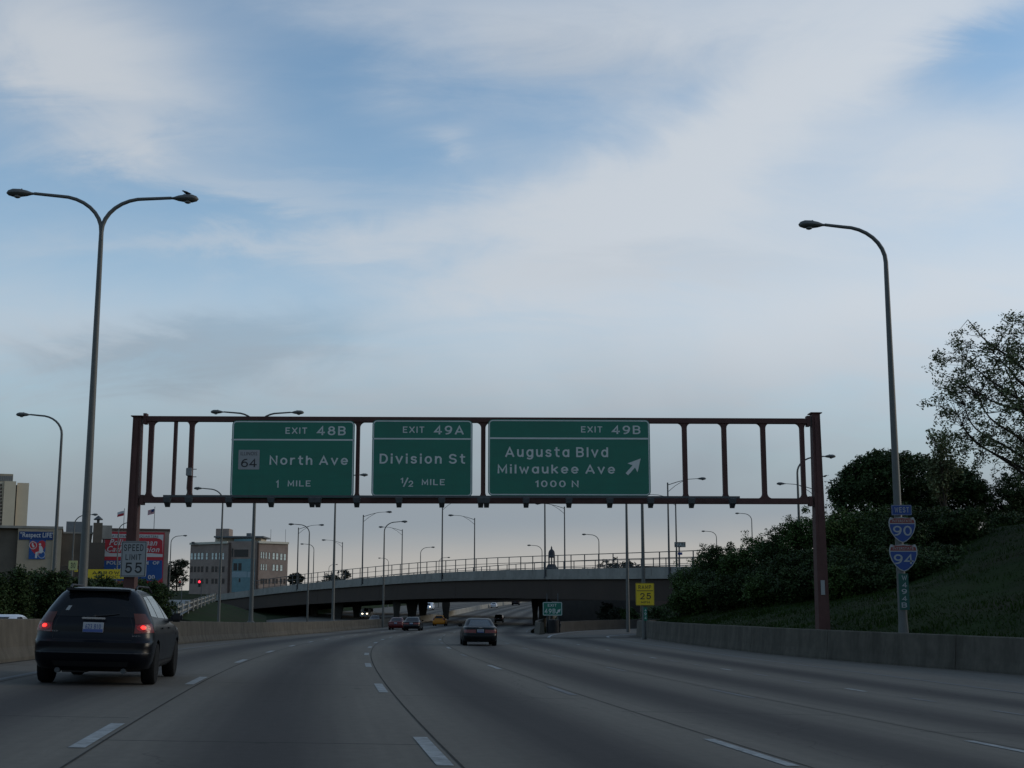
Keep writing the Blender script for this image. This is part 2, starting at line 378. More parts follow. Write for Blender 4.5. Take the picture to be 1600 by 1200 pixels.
# ------------------------------------------------------------------ road, markings, ground
DS = list(np.concatenate([np.arange(-30, 160, 2.5), np.arange(160, 420, 6), np.arange(420, 1201, 30)]))
road_o = uv_sheet('road', [-7.6, -5.7, -4, -2.2, 1.5, 5.2, 8.8, 12.6, 16.8, 20, 24], [d for d in DS if d <= 132], 0, road_material('main_road_concrete', 1.5, (-5.7, 16.5)))
tag(road_o, kind='structure')
road_f = uv_sheet('far_road', [-7.6, -4, -2.2, 1.5, 5.2, 8.8, 12.8], [132]+[d for d in DS if d > 132], 0, road_material('far_road_concrete', 1.5, (-5.7, 12.6)))
tag(road_f, kind='structure')
opp = uv_sheet('opposite_road', lambda d: [s_left(d), -23, -19, -15, -11, -8.2], DS, 0, road_material('opposite_road_concrete', -9.6, (-24, -9.6)))
tag(opp, kind='structure')
PZ = .006
def dash(s0, d0, d1, w, mt, par, name='lane_dash'):
    n = 2 if d1-d0 < 4 else max(2, int((d1-d0)/3))
    strip([s0-w/2, s0+w/2], list(np.linspace(d0, d1, n+1)), PZ).build(name, mt, par)
START = {'A': 14.62, 'B': 13.39, 'C': 13.76, 'D': 14.13}
for k, d0 in START.items():
    for n in range(-2, 34):
        a = d0+12.19*n
        par = road_o if a < 128 else road_f
        mt = PAINT if (k in 'AB' or n < 3) else PAINT_OLD
        if k == 'C' and n > 0: mt = PAINT_OLD if n % 2 else PAINT
        if k == 'D': mt = PAINT_OLD if n != 0 else PAINT
        dash(LN[k], a, a+3.05, .17 if k in 'AB' else .15, mt, par)
for n in range(22):
    a = 8+3.66*n
    if a < 84: dash(LN['E'], a, a+1.2, .14, PAINT_OLD if n % 3 else PAINT, road_o, 'exit_lane_dash')
for ss, a, b, par in ((-5.72, -20, 130, road_o), (-5.72, 134, 700, road_f), (12.6, 96, 130, road_o), (12.4, 134, 700, road_f)):
    strip([ss-.07, ss+.07], list(np.arange(a, b+.1, 4)), PZ).build('edge_line', PAINT_OLD, par)
strip([LN['F']-.08, LN['F']+.08], list(np.arange(-20, 96.1, 4)), PZ).build('edge_line', PAINT_OLD, road_o)
for k in 'AB':
    strip([LN[k]+.145, LN[k]+.172], list(np.arange(-20, 131, 3)), .004).build('joint_sealant', TAR, road_o)
for k in 'CD':
    strip([LN[k]+.15, LN[k]+.17], list(np.arange(-20, 131, 3)), .004).build('joint_sealant', TAR, road_o)
strip([-5.55, -5.52], list(np.arange(-20, 131, 3)), .004).build('joint_sealant', TAR, road_o)
strip([-7.6, -7.42], list(np.arange(-20, 131, 3)), .004).build('gutter_grime', TAR, road_o)
# exit ramp curving right
def smoothpath(pts, n=10):
    out = []
    for i in range(len(pts)-1):
        p0, p1, p2, p3 = (Vector(pts[max(0, min(len(pts)-1, j))]) for j in (i-1, i, i+1, i+2))
        for k in range(n):
            t = k/n
            out.append(.5*((2*p1)+(p2-p0)*t+(2*p0-5*p1+4*p2-p3)*t*t+(3*p1-p0-3*p2+p3)*t**3))
    return out+[Vector(pts[-1])]
_rl = smoothpath([tuple(road(12.6, 94)), (3.5, 110, -.50), (6.5, 124, -.46), (12, 136, -.42), (22, 145, -.3), (42, 151, 0)])
_rr = smoothpath([tuple(road(16.8, 94)), (7.6, 104, -.50), (11.5, 112, -.46), (18, 119, -.42), (28, 124, -.3), (46, 127, 0)])
ramp = MB().grid([[a+(a-b).normalized()*1.5+Vector((0, 0, .03)), a+Vector((0, 0, .03)), (a+b)/2+Vector((0, 0, .035)), b+Vector((0, 0, .03)), b-(a-b).normalized()*2.2+Vector((0, 0, .03))] for a, b in zip(_rl, _rr)]).build('ramp', mat('ramp_concrete', (.088, .080, .068), .85, var=.2, scale=.5, bump=.2), None)
tag(ramp, kind='structure')
def ribbon(path, w, dz, name, mt, par):
    rows = []
    for i, p in enumerate(path):
        t = (path[min(i+1, len(path)-1)]-path[max(i-1, 0)]).normalized(); n = Vector((t.y, -t.x, 0))
        rows.append([p-n*w/2+Vector((0, 0, dz)), p+n*w/2+Vector((0, 0, dz))])
    return MB().grid(rows).build(name, mt, par)
ribbon(_rl, .2, .045, 'edge_line', PAINT, ramp); ribbon(_rr, .2, .045, 'edge_line', PAINT, ramp)

# barriers, cast in sections
def barrier(name, label, path, h, wt, wb, mt, seg=3, gap=.035, double=False):
    """Jersey-shape wall along a path of points; the road face is on the right of the path when double is False"""
    root = empty(name, path[0], 0, label, 'barrier')
    half = [(wb/2, 0), (wb/2, .08*h), (wt/2+.06, .33*h), (wt/2, h-.03), (wt/2-.03, h)]
    prof = half+[(-a, z) for a, z in reversed(half)]
    o0 = Vector(path[0])
    # cumulative length
    L = [0]
    for a, b in zip(path, path[1:]): L.append(L[-1]+(b-a).length)
    P = np.array([tuple(p) for p in path])
    def pos(l): return Vector([float(np.interp(l, L, P[:, i])) for i in range(3)])
    l = 0.0
    while l < L[-1]-.5:
        e = min(l+seg*3, L[-1]); mb = MB(); n = max(1, int((e-l)/3)); v = []; f = []
        st = np.linspace(l+gap/2, e-gap/2, n+1)
        for q in st:
            p = pos(q); t = (pos(min(q+.5, L[-1]))-pos(max(q-.5, 0))).normalized(); nr = Vector((t.y, -t.x, 0)).normalized()
            jz = random.uniform(-.004, .004)
            v += [p+nr*a+Vector((0, 0, z-.15 if z == 0 else z+jz))-o0 for a, z in prof]
        m = len(prof)
        for i in range(n):
            for k in range(m): f.append((i*m+k, i*m+(k+1) % m, (i+1)*m+(k+1) % m, (i+1)*m+k))
        f += [tuple(range(m)), tuple(n*m+k for k in range(m-1, -1, -1))]
        mb.add(v, f).build('barrier_section', mt, root); l = e
    return root
barrier('median_barrier', 'long tan concrete median barrier curving along the left shoulder', [road(-7.85, d) for d in range(-20, 221, 3)], 1.08, .26, .62, CONC)
rb = [road(sbar(d)+.3, d) for d in range(-20, 103, 3)]
rb += [p for p in smoothpath([tuple(road(sbar(102)+.3, 102)), (11.0, 109, -.5), (14.5, 113.6, -.47), (21, 118, -.4), (30, 121.5, -.3), (47, 124, 0)], 6)][1:]
barrier('roadside_barrier', 'tan concrete barrier along the right shoulder below the grass bank', rb, 1.18, .28, .5, CONC)
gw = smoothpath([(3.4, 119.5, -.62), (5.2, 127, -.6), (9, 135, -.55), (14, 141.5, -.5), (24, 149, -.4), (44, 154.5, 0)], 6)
barrier('ramp_barrier', 'dark concrete wall of the exit ramp under the overpass', gw, 1.05, .26, .5, mat('shaded_concrete', (.040, .037, .032), .9, var=.25, scale=.8), 4)  # shade under the overpass is painted in as a darker concrete colour
mw = [road(13.4, d) for d in range(117, 330, 3)]
barrier('overpass_barrier', 'concrete barrier beside the far lanes beyond the exit sign', mw, 1.05, .26, .5, CONC)
barrier('median_wall', 'pale median wall climbing away beyond the overpass', [road(-7.85, d) for d in range(224, 620, 4)], 1.05, .26, .5, CONC_L, 6)

# ground: one sheet laid out along the road and running to the horizon
def bank_edge(d):
    if d <= 100: se = sbar(d)+.55
    else: se = float(np.interp(d, [100, 108, 113, 118, 122, 126, 128], [20.1, 21, 25.5, 32, 42, 60, 90]))
    if d > 128: se = float(np.interp(d, [128, 150, 165, 200, 1200], [90, 60, 40, 36, 36]))
    return se
def terrain_z(s, d):
    rz = road(0, d).z
    sl = s_left(d)-.2
    if sl <= s <= 0: return rz-.35
    if s < sl:
        t = sl-s; f = float(np.interp(d, [60, 110, 292, 325], [.06, .10, .10, .40]))
        top = float(np.interp(d, [0, 100, 140, 292, 325, 400], [.8, 1.0, .2, .2, 3.6, 4.5]))
        n = mnoise.noise(Vector((s*.08, d*.08, 0)))*.25
        return rz+min(top, .15+f*t)+n*min(1, t/4)
    se = bank_edge(d)
    if s <= se+.05: return rz-bankf(d)*min(s, 22)-.60 if not (d > 145 and s > 15) else rz-.30+min(1.6, (s-15)*.10)*min(1, (d-145)/15)
    t = s-se; n = mnoise.noise(Vector((s*.10, d*.10, 5)))*.35
    h = .86+.23*t+.13*max(0, t-9) if t > .12 else -.6+t*12
    return rz-bankf(d)*20+min(h, 7.2)+n*min(1, t/3)
SL = [-880, -570, -370, -220, -130, -80, -52, -34, -24]+list(np.arange(-20, -.5, 2.))+[0]; SR = [-8, 0, 8, 14]
OFF = [-70, -55, -40, -30, -22, -15, -10, -6, -3, -.5, 0, .2, .6, 1.2]+list(np.arange(2.5, 40, 1.5))+[44, 52, 65, 90, 140, 250, 400, 600]
DT = list(np.arange(-60, 260, 3.))+list(np.arange(260, 700, 20.))+[740, 850, 1000, 1200, 1490]
rows = []
for d in DT:
    r = []
    for s in [s_left(d)-.2+q for q in SL]+SR+[max(14.01+.01*i, bank_edge(d)+f) for i, f in enumerate(OFF)]:
        p = road(s, d); p.z = terrain_z(s, d); r.append(p)
    rows.append(r)
GRASS_M = mat('grass_ground', (.014, .025, .006), .95, spec=.05, var=.35, scale=.25, bump=.6, bscale=6, dirt=((.026, .020, .013), .10, .9))
ter = MB().grid(rows).build('terrain', GRASS_M, None, smooth=True, fix=False)
if ter.data.polygons[0].normal.z < 0: ter.data.flip_normals()
tag(ter, kind='structure')
g = MB(); g.add([(-8000, -500, -1.6), (8000, -500, -1.6), (8000, 8500, -1.6), (-8000, 8500, -1.6)], [(0, 1, 2, 3)])
tag(g.build('ground', mat('far_ground', (.04, .045, .03), .95, var=.3, scale=.01)), kind='structure')
def ground_z(X, Y):
    s, d = sd_of(X, Y); return terrain_z(s, d)
# grass blades on the bank, near enough to see as texture
def grass_patch():
    n = 70000; v = np.zeros((n, 3, 3)); c = 0
    S = RNG.uniform(0, 1, n)**1.5*24; D = RNG.uniform(26, 118, n)
    zc = {}
    for i in range(n):
        d = D[i]; s = (sbar(d) if d < 100 else 21)+.9+S[i]
        h = heading(d)
        key = (round(s*1.0), round(d/3)*3)
        p = road(s, d)
        z = terrain_z(s, d)
        a = RNG.uniform(0, 6.28); w = .03; hh = RNG.uniform(.04, .13)*(.6+2.2*max(0, mnoise.noise(Vector((s*.55, d*.55, 3)))+.15))
        ln = RNG.normal(0, .06, 2)
        v[i] = ((p.x-w*math.cos(a), p.y-w*math.sin(a), z-.03), (p.x+w*math.cos(a), p.y+w*math.sin(a), z-.03), (p.x+ln[0], p.y+ln[1], z+hh))
    me = bpy.data.meshes.new('grass'); me.from_pydata(v.reshape(-1, 3).tolist(), [], [(3*i, 3*i+1, 3*i+2) for i in range(n)])
    me.materials.append(mat('grass_blade', (.017, .032, .006), .9, spec=.05, var=.35, scale=.4, island=.35))
    return tag(link('grass', me), 'short rough green grass on the bank behind the barrier', 'grass', kind='stuff')
grass_patch()

# ------------------------------------------------------------------ lettering
_TX = {}
def text_poly(body, spacing=1.0, bold=0.0, shear=0.0):
    k = (body, spacing, bold, shear)
    if k in _TX: return _TX[k]
    cu = bpy.data.curves.new('t', 'FONT'); cu.body = body; cu.space_character = spacing; cu.offset = bold; cu.shear = shear; cu.resolution_u = 3; cu.fill_mode = 'FRONT'
    o = bpy.data.objects.new('t', cu); COL.objects.link(o)
    dg = bpy.context.evaluated_depsgraph_get(); me = bpy.data.meshes.new_from_object(o.evaluated_get(dg))
    v = np.array([q.co[:2] for q in me.vertices]); f = [tuple(p.vertices) for p in me.polygons]
    bpy.data.objects.remove(o); bpy.data.curves.remove(cu); bpy.data.meshes.remove(me)
    lo, hi = v.min(0), v.max(0); v = (v-lo)/(hi-lo)
    _TX[k] = (v, f); return v, f
def put_text(par, body, u0, u1, z0, z1, y, mt, spacing=1.0, bold=0.0, shear=0.0, name='lettering', down=None):
    """lettering filling the box u0..u1 / z0..z1 of the sign's face (local x, z)"""
    v, f = text_poly(body, spacing, bold, shear)
    mb = MB(); mb.add([(u0+a*(u1-u0), y, z0+b*(z1-z0)) for a, b in v], f)
    return mb.build(name, mt, par, fix=False)

# highway lettering drawn as single strokes of even width (cap height 1, x-height .74)
def _arc(cx, cy, rx, ry, a0, a1, n=12): return [(cx+rx*math.cos(R(a0+(a1-a0)*k/n)), cy+ry*math.sin(R(a0+(a1-a0)*k/n))) for k in range(n+1)]
def _loop(cx, cy, rx, ry): return _arc(cx, cy, rx, ry, 90, 450, 20)
def _glyphs():
    g = {}
    bowl = lambda cx, cy, r: [(0, 1), (cx, 1)]
    g['E'] = (.56, [[(.56, 1), (0, 1), (0, 0), (.56, 0)], [(0, .52), (.46, .52)]]); g['X'] = (.70, [[(0, 1), (.70, 0)], [(.70, 1), (0, 0)]])
    g['I'] = (0, [[(0, 1), (0, 0)]]); g['T'] = (.62, [[(0, 1), (.62, 1)], [(.31, 1), (.31, 0)]]); g['A'] = (.76, [[(0, 0), (.38, 1), (.76, 0)], [(.13, .27), (.63, .27)]])
    g['B'] = (.62, [[(0, .52), (0, 1), (.36, 1)]+_arc(.36, .76, .23, .24, 90, -90, 10)[1:]+[(0, .52)], [(0, .52), (0, 0), (.36, 0)]+_arc(.36, .26, .26, .26, -90, 90, 10)[1:]])
    g['N'] = (.64, [[(0, 0), (0, 1), (.64, 0), (.64, 1)]]); g['M'] = (.78, [[(0, 0), (0, 1), (.39, .2), (.78, 1), (.78, 0)]]); g['L'] = (.54, [[(0, 1), (0, 0), (.54, 0)]])
    g['D'] = (.64, [[(0, 0), (0, 1), (.28, 1)]+_arc(.28, .5, .36, .5, 90, -90, 14)[1:]+[(0, 0)]])
    g['S'] = (.62, [_arc(.31, .75, .29, .25, 25, 270, 14)+_arc(.31, .25, .31, .25, 90, -155, 14)[1:]])
    g['P'] = (.60, [[(0, 0), (0, 1), (.34, 1)]+_arc(.34, .74, .26, .26, 90, -90, 10)[1:]+[(0, .48)]]); g['R'] = (.62, g['P'][1]+[[(.30, .48), (.62, 0)]])
    g['H'] = (.62, [[(0, 0), (0, 1)], [(.62, 0), (.62, 1)], [(0, .52), (.62, .52)]]); g['W'] = (.92, [[(0, 1), (.23, 0), (.46, .85), (.69, 0), (.92, 1)]])
    g['O'] = (.66, [_loop(.33, .5, .33, .5)])
    g['0'] = (.60, [_loop(.30, .5, .30, .5)]); g['1'] = (.20, [[(0, .80), (.20, 1), (.20, 0)]])
    g['2'] = (.60, [_arc(.30, .70, .29, .30, 170, -30, 12)+[(0, 0), (.60, 0)]]); g['4'] = (.66, [[(.48, 0), (.48, 1), (0, .27), (.66, .27)]])
    g['5'] = (.60, [[(.56, 1), (.10, 1), (.05, .52)]+_arc(.29, .33, .31, .33, 130, -155, 14)]); g['3'] = (.60, [_arc(.29, .76, .26, .24, 160, -70, 10)+[(.24, .54)], _arc(.29, .27, .31, .27, 80, -160, 12)])
    g['6'] = (.60, [_loop(.30, .31, .30, .31), [(0, .31), (.02, .55), (.13, .82), (.32, .97), (.50, 1)]]); g['9'] = (.60, [_loop(.30, .69, .30, .31), [(.60, .69), (.58, .45), (.47, .18), (.28, .03), (.10, 0)]])
    g['8'] = (.62, [_loop(.31, .77, .25, .23), _loop(.31, .27, .31, .27)]); g['/'] = (.5, [[(0, -.04), (.5, 1.04)]])
    g['o'] = (.56, [_loop(.28, .37, .28, .37)]); g['r'] = (.34, [[(0, 0), (0, .74)], [(0, .42), (.07, .62), (.20, .73), (.34, .74)]]); g['t'] = (.36, [[(.14, 1), (.14, .18), (.20, .04), (.36, 0)], [(0, .74), (.36, .74)]])
    hump = [(0, .44), (.08, .64), (.26, .74), (.42, .68), (.49, .50), (.49, 0)]
    g['h'] = (.49, [[(0, 0), (0, 1)], hump]); g['n'] = (.49, [[(0, 0), (0, .74)], hump]); g['u'] = (.49, [[(.49, .74), (.49, 0)], [(.49-a, .74-b) for a, b in hump]])
    g['v'] = (.56, [[(0, .74), (.28, 0), (.56, .74)]]); g['w'] = (.80, [[(0, .74), (.20, 0), (.40, .62), (.60, 0), (.80, .74)]]); g['e'] = (.56, [[(.02, .36)]+_arc(.28, .37, .28, .37, 0, 315, 18)])
    g['i'] = (0, [[(0, 0), (0, .68)], [(0, .97), (0, 1.04)]]); g['l'] = (0, [[(0, 0), (0, 1)]]); g['s'] = (.46, [_arc(.23, .56, .21, .18, 25, 270, 10)+_arc(.23, .19, .23, .19, 90, -155, 10)[1:]])
    g['a'] = (.54, [_loop(.27, .37, .27, .37), [(.54, .74), (.54, 0)]]); g['d'] = (.54, [_loop(.27, .37, .27, .37), [(.54, 1), (.54, 0)]]); g['g'] = (.54, [_loop(.27, .37, .27, .37), [(.54, .74), (.54, -.06), (.44, -.25), (.25, -.30), (.06, -.24)]])
    g['k'] = (.50, [[(0, 0), (0, 1)], [(.48, .74), (0, .28)], [(.18, .44), (.50, 0)]])
    return g
GLYPH = _glyphs()
def stroke(pts, w):
    """flat ribbon of even width along a polyline, mitred"""
    closed = abs(pts[0][0]-pts[-1][0])+abs(pts[0][1]-pts[-1][1]) < 1e-6
    P = [Vector(p) for p in (pts[:-1] if closed else pts)]; n = len(P); v = []
    for i, p in enumerate(P):
        a = P[i-1] if (i or closed) else None; b = P[(i+1) % n] if (i < n-1 or closed) else None
        d0 = (p-a).normalized() if a is not None else None; d1 = (b-p).normalized() if b is not None else None
        if d0 is None: d0 = d1
        if d1 is None: d1 = d0
        n0, n1 = Vector((-d0.y, d0.x)), Vector((-d1.y, d1.x)); m = n0+n1
        m = n0 if m.length < .3 else m.normalized(); k = min(2.2, 1/max(.3, m.dot(n0)))
        e = Vector((0, 0))
        if not closed and i == 0: e = -d1*w*.5*.9
        if not closed and i == n-1: e = d0*w*.5*.9
        v += [p+m*w/2*k+e, p-m*w/2*k+e]
    f = [(2*i, 2*i+1, (2*i+3) % (2*n), (2*i+2) % (2*n)) for i in range(n if closed else n-1)]
    return v, f
def put_highway(par, body, u0, u1, z0, z1, y, mt, gap=.34, w=.17, name='lettering'):
    x = 0.0; V = []; Fc = []; lay = []; wds = [0]
    for c in body:
        if c == ' ': x += .42; wds.append(len(Fc)); continue
        wd, ss = GLYPH[c]
        for k, st in enumerate(ss):
            vv, ff = stroke([(a+x, b) for a, b in st], w); o = len(V); V += [(p.x, p.y) for p in vv]; lay += [k]*len(vv); Fc += [tuple(i+o for i in q) for q in ff]
        x += wd+gap
    xs = [p[0] for p in V]; ys = [p[1] for p in V]; a, b, c, d = min(xs), max(xs), min(ys), max(ys)
    pts = [(u0+(p[0]-a)/(b-a)*(u1-u0), y-.002*k, z0+(p[1]-c)/(d-c)*(z1-z0)) for p, k in zip(V, lay)]; wds.append(len(Fc))
    for f0, f1 in zip(wds, wds[1:]):                     # one mesh for each word
        fs = Fc[f0:f1]; ids = sorted({i for q in fs for i in q}); mp = {i: k for k, i in enumerate(ids)}
        MB().add([pts[i] for i in ids], [tuple(mp[i] for i in q) for q in fs]).build(name, mt, par, fix=False)
def rrect(u0, u1, z0, z1, r, n=5):
    out = []
    for cx, cz, a0 in ((u1-r, z0+r, -90), (u1-r, z1-r, 0), (u0+r, z1-r, 90), (u0+r, z0+r, 180)):
        for k in range(n+1):
            a = R(a0+90*k/n); out.append((cx+r*math.cos(a), cz+r*math.sin(a)))
    return out
def ring(mb, outer, inner, y):
    n = len(outer); mb.add([(a, y, b) for a, b in outer]+[(a, y, b) for a, b in inner], [(i, (i+1) % n, n+(i+1) % n, n+i) for i in range(n)])

# ------------------------------------------------------------------ overhead sign gantry
GD = 54.0; GH = heading(GD)
GO = Vector((-16.3, 57.7, road(-8.6, 58).z)); GU = Vector((math.cos(R(1.5)), math.sin(R(1.5)), 0)); GYAW = math.atan2(GU.y, GU.x)
GN = Vector((GU.y, -GU.x, 0))          # towards the traffic
def gp(px, py): return on_plane(px, py, GO, GU)
gantry = empty('sign_gantry', GO, GYAW, 'maroon steel overhead gantry frame carrying three green exit signs', 'gantry')
cl_u = gp(214, 700)[0]; cr_u = gp(1275, 700)[0]; top_z = gp(214, 652)[1]; rtop = gp(1275, 647)[1]
ct = (gp(600, 652)[1]+gp(600, 660)[1])/2; cb = (gp(600, 777)[1]+gp(600, 787)[1])/2
def ib(mb, u0, u1, zc, h, w=.32, t=.03):
    """wide-flange beam along u: two flanges and a web"""
    L = u1-u0; c = (u0+u1)/2
    mb.box((c, 0, zc+h/2-t/2), (L, w, t)); mb.box((c, 0, zc-h/2+t/2), (L, w, t)); mb.box((c, 0, zc), (L, .02, h-2*t))
    for y in (-w/2+.012, w/2-.012): mb.box((c, y, zc), (L, .024, h-2*t-.002))
for u, tz, bz, wd in ((cl_u, top_z, 0, .40), (cr_u, rtop, 0, .40)):
    wx = GO+GU*u; b = 0.0
    if u > 5: b = ground_z(wx.x, wx.y)-GO.z-.1
    else: b = .35
    mb = MB(); v = []
    for z, k in ((b, 1.22), (tz, .86)):
        a = wd*k/2; v += [(u-a, -.27*k, z), (u+a, -.27*k, z), (u+a, .27*k, z), (u-a, .27*k, z)]
    mb.add(v, [(3, 2, 1, 0), (4, 5, 6, 7), (0, 1, 5, 4), (1, 2, 6, 5), (2, 3, 7, 6), (3, 0, 4, 7)])
    for y in (-.29, .29): mb.box((u, y, (b+tz)/2), (.16, .02, tz-b-.3))
    col = mb.build('column', MAROON, gantry)
    MB().box((u, 0, b+.03), (.85, .95, .06)).build('base_plate', MAROON, col)
    for k in range(4):
        a = R(45+90*k); MB().lathe([(.03, 0), (.03, .12), (.015, .14)], 6, (u+.34*math.cos(a)*1.3, .34*math.sin(a)*1.5, b+.06)).build('anchor_bolt', GALV_D, col)
    MB().box((u, 0, tz+.02), (.5, .62, .04)).build('cap_plate', MAROON, col)
    sg = 1 if u < 5 else -1
    MB().box((u+sg*.32, 0, ct), (.14, .36, .46)).build('chord_bracket', MAROON, col)
    MB().box((u+sg*.34, 0, cb), (.16, .36, .42)).build('chord_bracket', MAROON, col)
    if u > 5:
        MB().box((u, 0, b-.35), (1.25, 1.4, .7), bev=.04).build('footing', CONC, gantry)
        MB().box((u-.02, -.345, b+1.95), (.17, .012, .62)).build('notice_plate', SIGN_WB, col)
    else:
        MB().box((u, 0, .1), (.9, .9, .5), bev=.05).build('footing', CONC, gantry)
m = MB(); ib(m, cl_u+.25, cr_u-.25, ct, .22); m.build('top_chord', MAROON, gantry)
m = MB(); ib(m, cl_u+.25, cr_u-.25, cb, .24); m.build('bottom_chord', MAROON, gantry)
def gpost(px, w, flare=True):
    u = gp(px, 715)[0]; z0, z1 = cb+.12, ct-.11; hw = w/2; r = .22 if flare else 0
    pl = []
    if flare:
        for k in range(6):
            a = R(90*k/5); pl.append((u+hw+r-r*math.sin(a), z0+r-r*math.cos(a)))
        for k in range(6):
            a = R(90-90*k/5); pl.append((u+hw+r-r*math.sin(a), z1-r+r*math.cos(a)))
        pl = pl+[(2*u-a, b) for a, b in reversed(pl)]
    else: pl = [(u+hw, z0), (u+hw, z1), (u-hw, z1), (u-hw, z0)]
    MB().prism(pl, -.11, .11).build('post', MAROON, gantry)
for px, w in ((235, .20), (298.5, .19), (559, .16), (755, .20), (1070, .20), (1132, .20), (1193, .20), (1254, .18)): gpost(px, w)
gpost(273, .13, False)
# service box on a post, cable below
u, z = gp(298, 738); MB().box((u-.03, -.2, z), (.24, .16, .34), bev=.02).build('control_box', SIGN_G, gantry)
MB().tube([(u-.08, -.2, z-.16), (u-.10, -.2, z-.7), (u-.02, -.2, z-1.1)], .018, 6).build('cable', GALV_D, gantry)
for dz in (.13, -.2): MB().box((u+.18, -.05, z+dz), (.16, .03, .03)).build('box_strap', GALV_D, gantry)
# light rail with hooded lamps along the lower chord
ua, ub = gp(262, 780)[0], gp(1150, 780)[0]
m = MB(); m.box(((ua+ub)/2, -.85, cb+.10), (ub-ua, .07, .09)); m.build('light_rail', GALV_D, gantry)
for px in (268, 301, 363, 428, 491, 500, 560, 625, 691, 751, 760, 821, 887, 950, 1013, 1076, 1139):
    u = gp(px, 785)[0]
    MB().box((u, -.5, cb+.02), (.06, .75, .06)).build('lamp_arm', GALV_D, gantry)
    m = MB(); m.add([(u-.15, -.98, cb+.04), (u+.15, -.98, cb+.04), (u+.15, -.66, cb+.04), (u-.15, -.66, cb+.04), (u-.12, -.95, cb-.16), (u+.12, -.95, cb-.16), (u+.10, -.70, cb-.36), (u-.10, -.70, cb-.36)],
                    [(0, 1, 2, 3), (7, 6, 5, 4), (0, 4, 5, 1), (1, 5, 6, 2), (2, 6, 7, 3), (3, 7, 4, 0)])
    o = m.build('sign_lamp', GALV_D, gantry)
    MB().box((u, -.82, cb+.045), (.24, .24, .01)).build('lens', LENS, o)

def panel_sign(name, label, cat, O, U, px0, px1, py0, py1, front, mt, border=None, bw=.05, inset=.03, rad=.2, thick=.05, group=None):
    """flat board square to its plane; returns the root and a pixel->local map"""
    yaw = math.atan2(U.y, U.x); n = Vector((U.y, -U.x, 0)); P = O+n*front
    a, b = on_plane(px0, py1, P, U); c, d = on_plane(px1, py0, P, U)
    base = P+U*((a+c)/2)+Vector((0, 0, b)); root = empty(name, base, yaw, label, cat, group)
    hw, H = (c-a)/2, d-b; um = (a+c)/2
    MB().prism(rrect(-hw, hw, 0, H, rad), 0, thick).build('panel', mt, root)
    if border is not None:
        m = MB(); i2 = inset+bw
        ring(m, rrect(-hw+inset, hw-inset, inset, H-inset, max(.02, rad-inset)), rrect(-hw+i2, hw-i2, i2, H-i2, max(.015, rad-i2)), -.004); m.build('border', border, root, fix=False)
    def loc(px, py):
        q = on_plane(px, py, P, U); return q[0]-um, q[1]-b
    def txt(body, x0, x1, y0, y1, m2=SIGN_W, sp=1.0, bold=.0, shear=0.0, nm='lettering', hw=None, w=.18, gap=.47, yy=-.006):
        p, q = loc(x0, y1), loc(x1, y0)
        if shear == 0 and m2 not in (MATS.get('banner_white'),) and all(c == ' ' or c in GLYPH for c in body): return put_highway(root, body, p[0], q[0], p[1], q[1], yy, m2, gap, w, nm)
        return put_text(root, body, p[0], q[0], p[1], q[1], yy, m2, sp, bold, shear, nm)
    def bar(x0, x1, y0, y1, m2=SIGN_W, nm='divider_line', y=-.004):
        p, q = loc(x0, y1), loc(x1, y0); m = MB(); m.add([(p[0], y, p[1]), (q[0], y, p[1]), (q[0], y, q[1]), (p[0], y, q[1])], [(0, 1, 2, 3)]); return m.build(nm, m2, root, fix=False)
    return root, loc, txt, bar, (hw, H)
def hangers(root, hw, H, n):
    for k in range(n):
        x = -hw*.8+1.6*hw*k/(n-1); MB().box((x, .11, H/2), (.09, .12, H-.1)).build('hanger', GALV_D, root)
BO = .018
r1, loc, txt, bar, dm = panel_sign('exit_sign', 'green overhead sign for exit 48B North Ave with white route 64 square', 'sign', GO, GU, 359, 554.5, 657.5, 777.5, .34, GREEN, SIGN_W, .045)
bar(361.5, 552, 686.3, 688); txt('EXIT', 446, 480, 667.8, 678, sp=1.25, bold=BO); txt('48B', 494, 540.5, 665, 680, sp=1.15, bold=BO)
txt('North Ave', 421, 544, 711, 727.5, sp=1.2, bold=BO); txt('1', 431, 435.5, 749.5, 762, bold=.0); txt('MILE', 449.5, 485.5, 750, 760, sp=1.3, bold=BO)
p, q = loc(372, 733.5), loc(406, 703)
MB().prism(rrect(p[0], q[0], p[1], q[1], .03), -.012, 0).build('route_marker', SIGN_WB, r1)
for b_, x0, x1, y0, y1, bo in (('ILLINOIS', 376, 402, 706, 711.5, .0), ('64', 376.5, 401.5, 716, 730, .01)):
    pa, qa = loc(x0, y1), loc(x1, y0); put_text(r1, b_, pa[0], qa[0], pa[1], qa[1], -.018, SIGN_K, 1.1, bo) if b_ != '64' else put_highway(r1, b_, pa[0], qa[0], pa[1], qa[1], -.018, SIGN_K, .28, .15)
hangers(r1, *dm, 4)
r2, loc, txt, bar, dm = panel_sign('exit_sign', 'green overhead sign for exit 49A Division St, the middle and narrowest one', 'sign', GO, GU, 580, 738.5, 656.5, 776, .34, GREEN, SIGN_W, .045)
bar(582, 736, 684.8, 686.5); txt('EXIT', 629.5, 663, 666.3, 676.5, sp=1.25, bold=BO); txt('49A', 677, 725, 664, 679, sp=1.15, bold=BO)
txt('Division St', 593, 727, 709, 725.7, sp=1.2, bold=BO); txt('MILE', 659, 695, 748, 758, sp=1.3, bold=BO)
txt('1', 625.5, 630, 746, 755, bold=BO); txt('/', 629.5, 638.5, 746, 761, bold=.01); txt('2', 637.5, 645.5, 751, 760.5, bold=BO)
hangers(r2, *dm, 3)
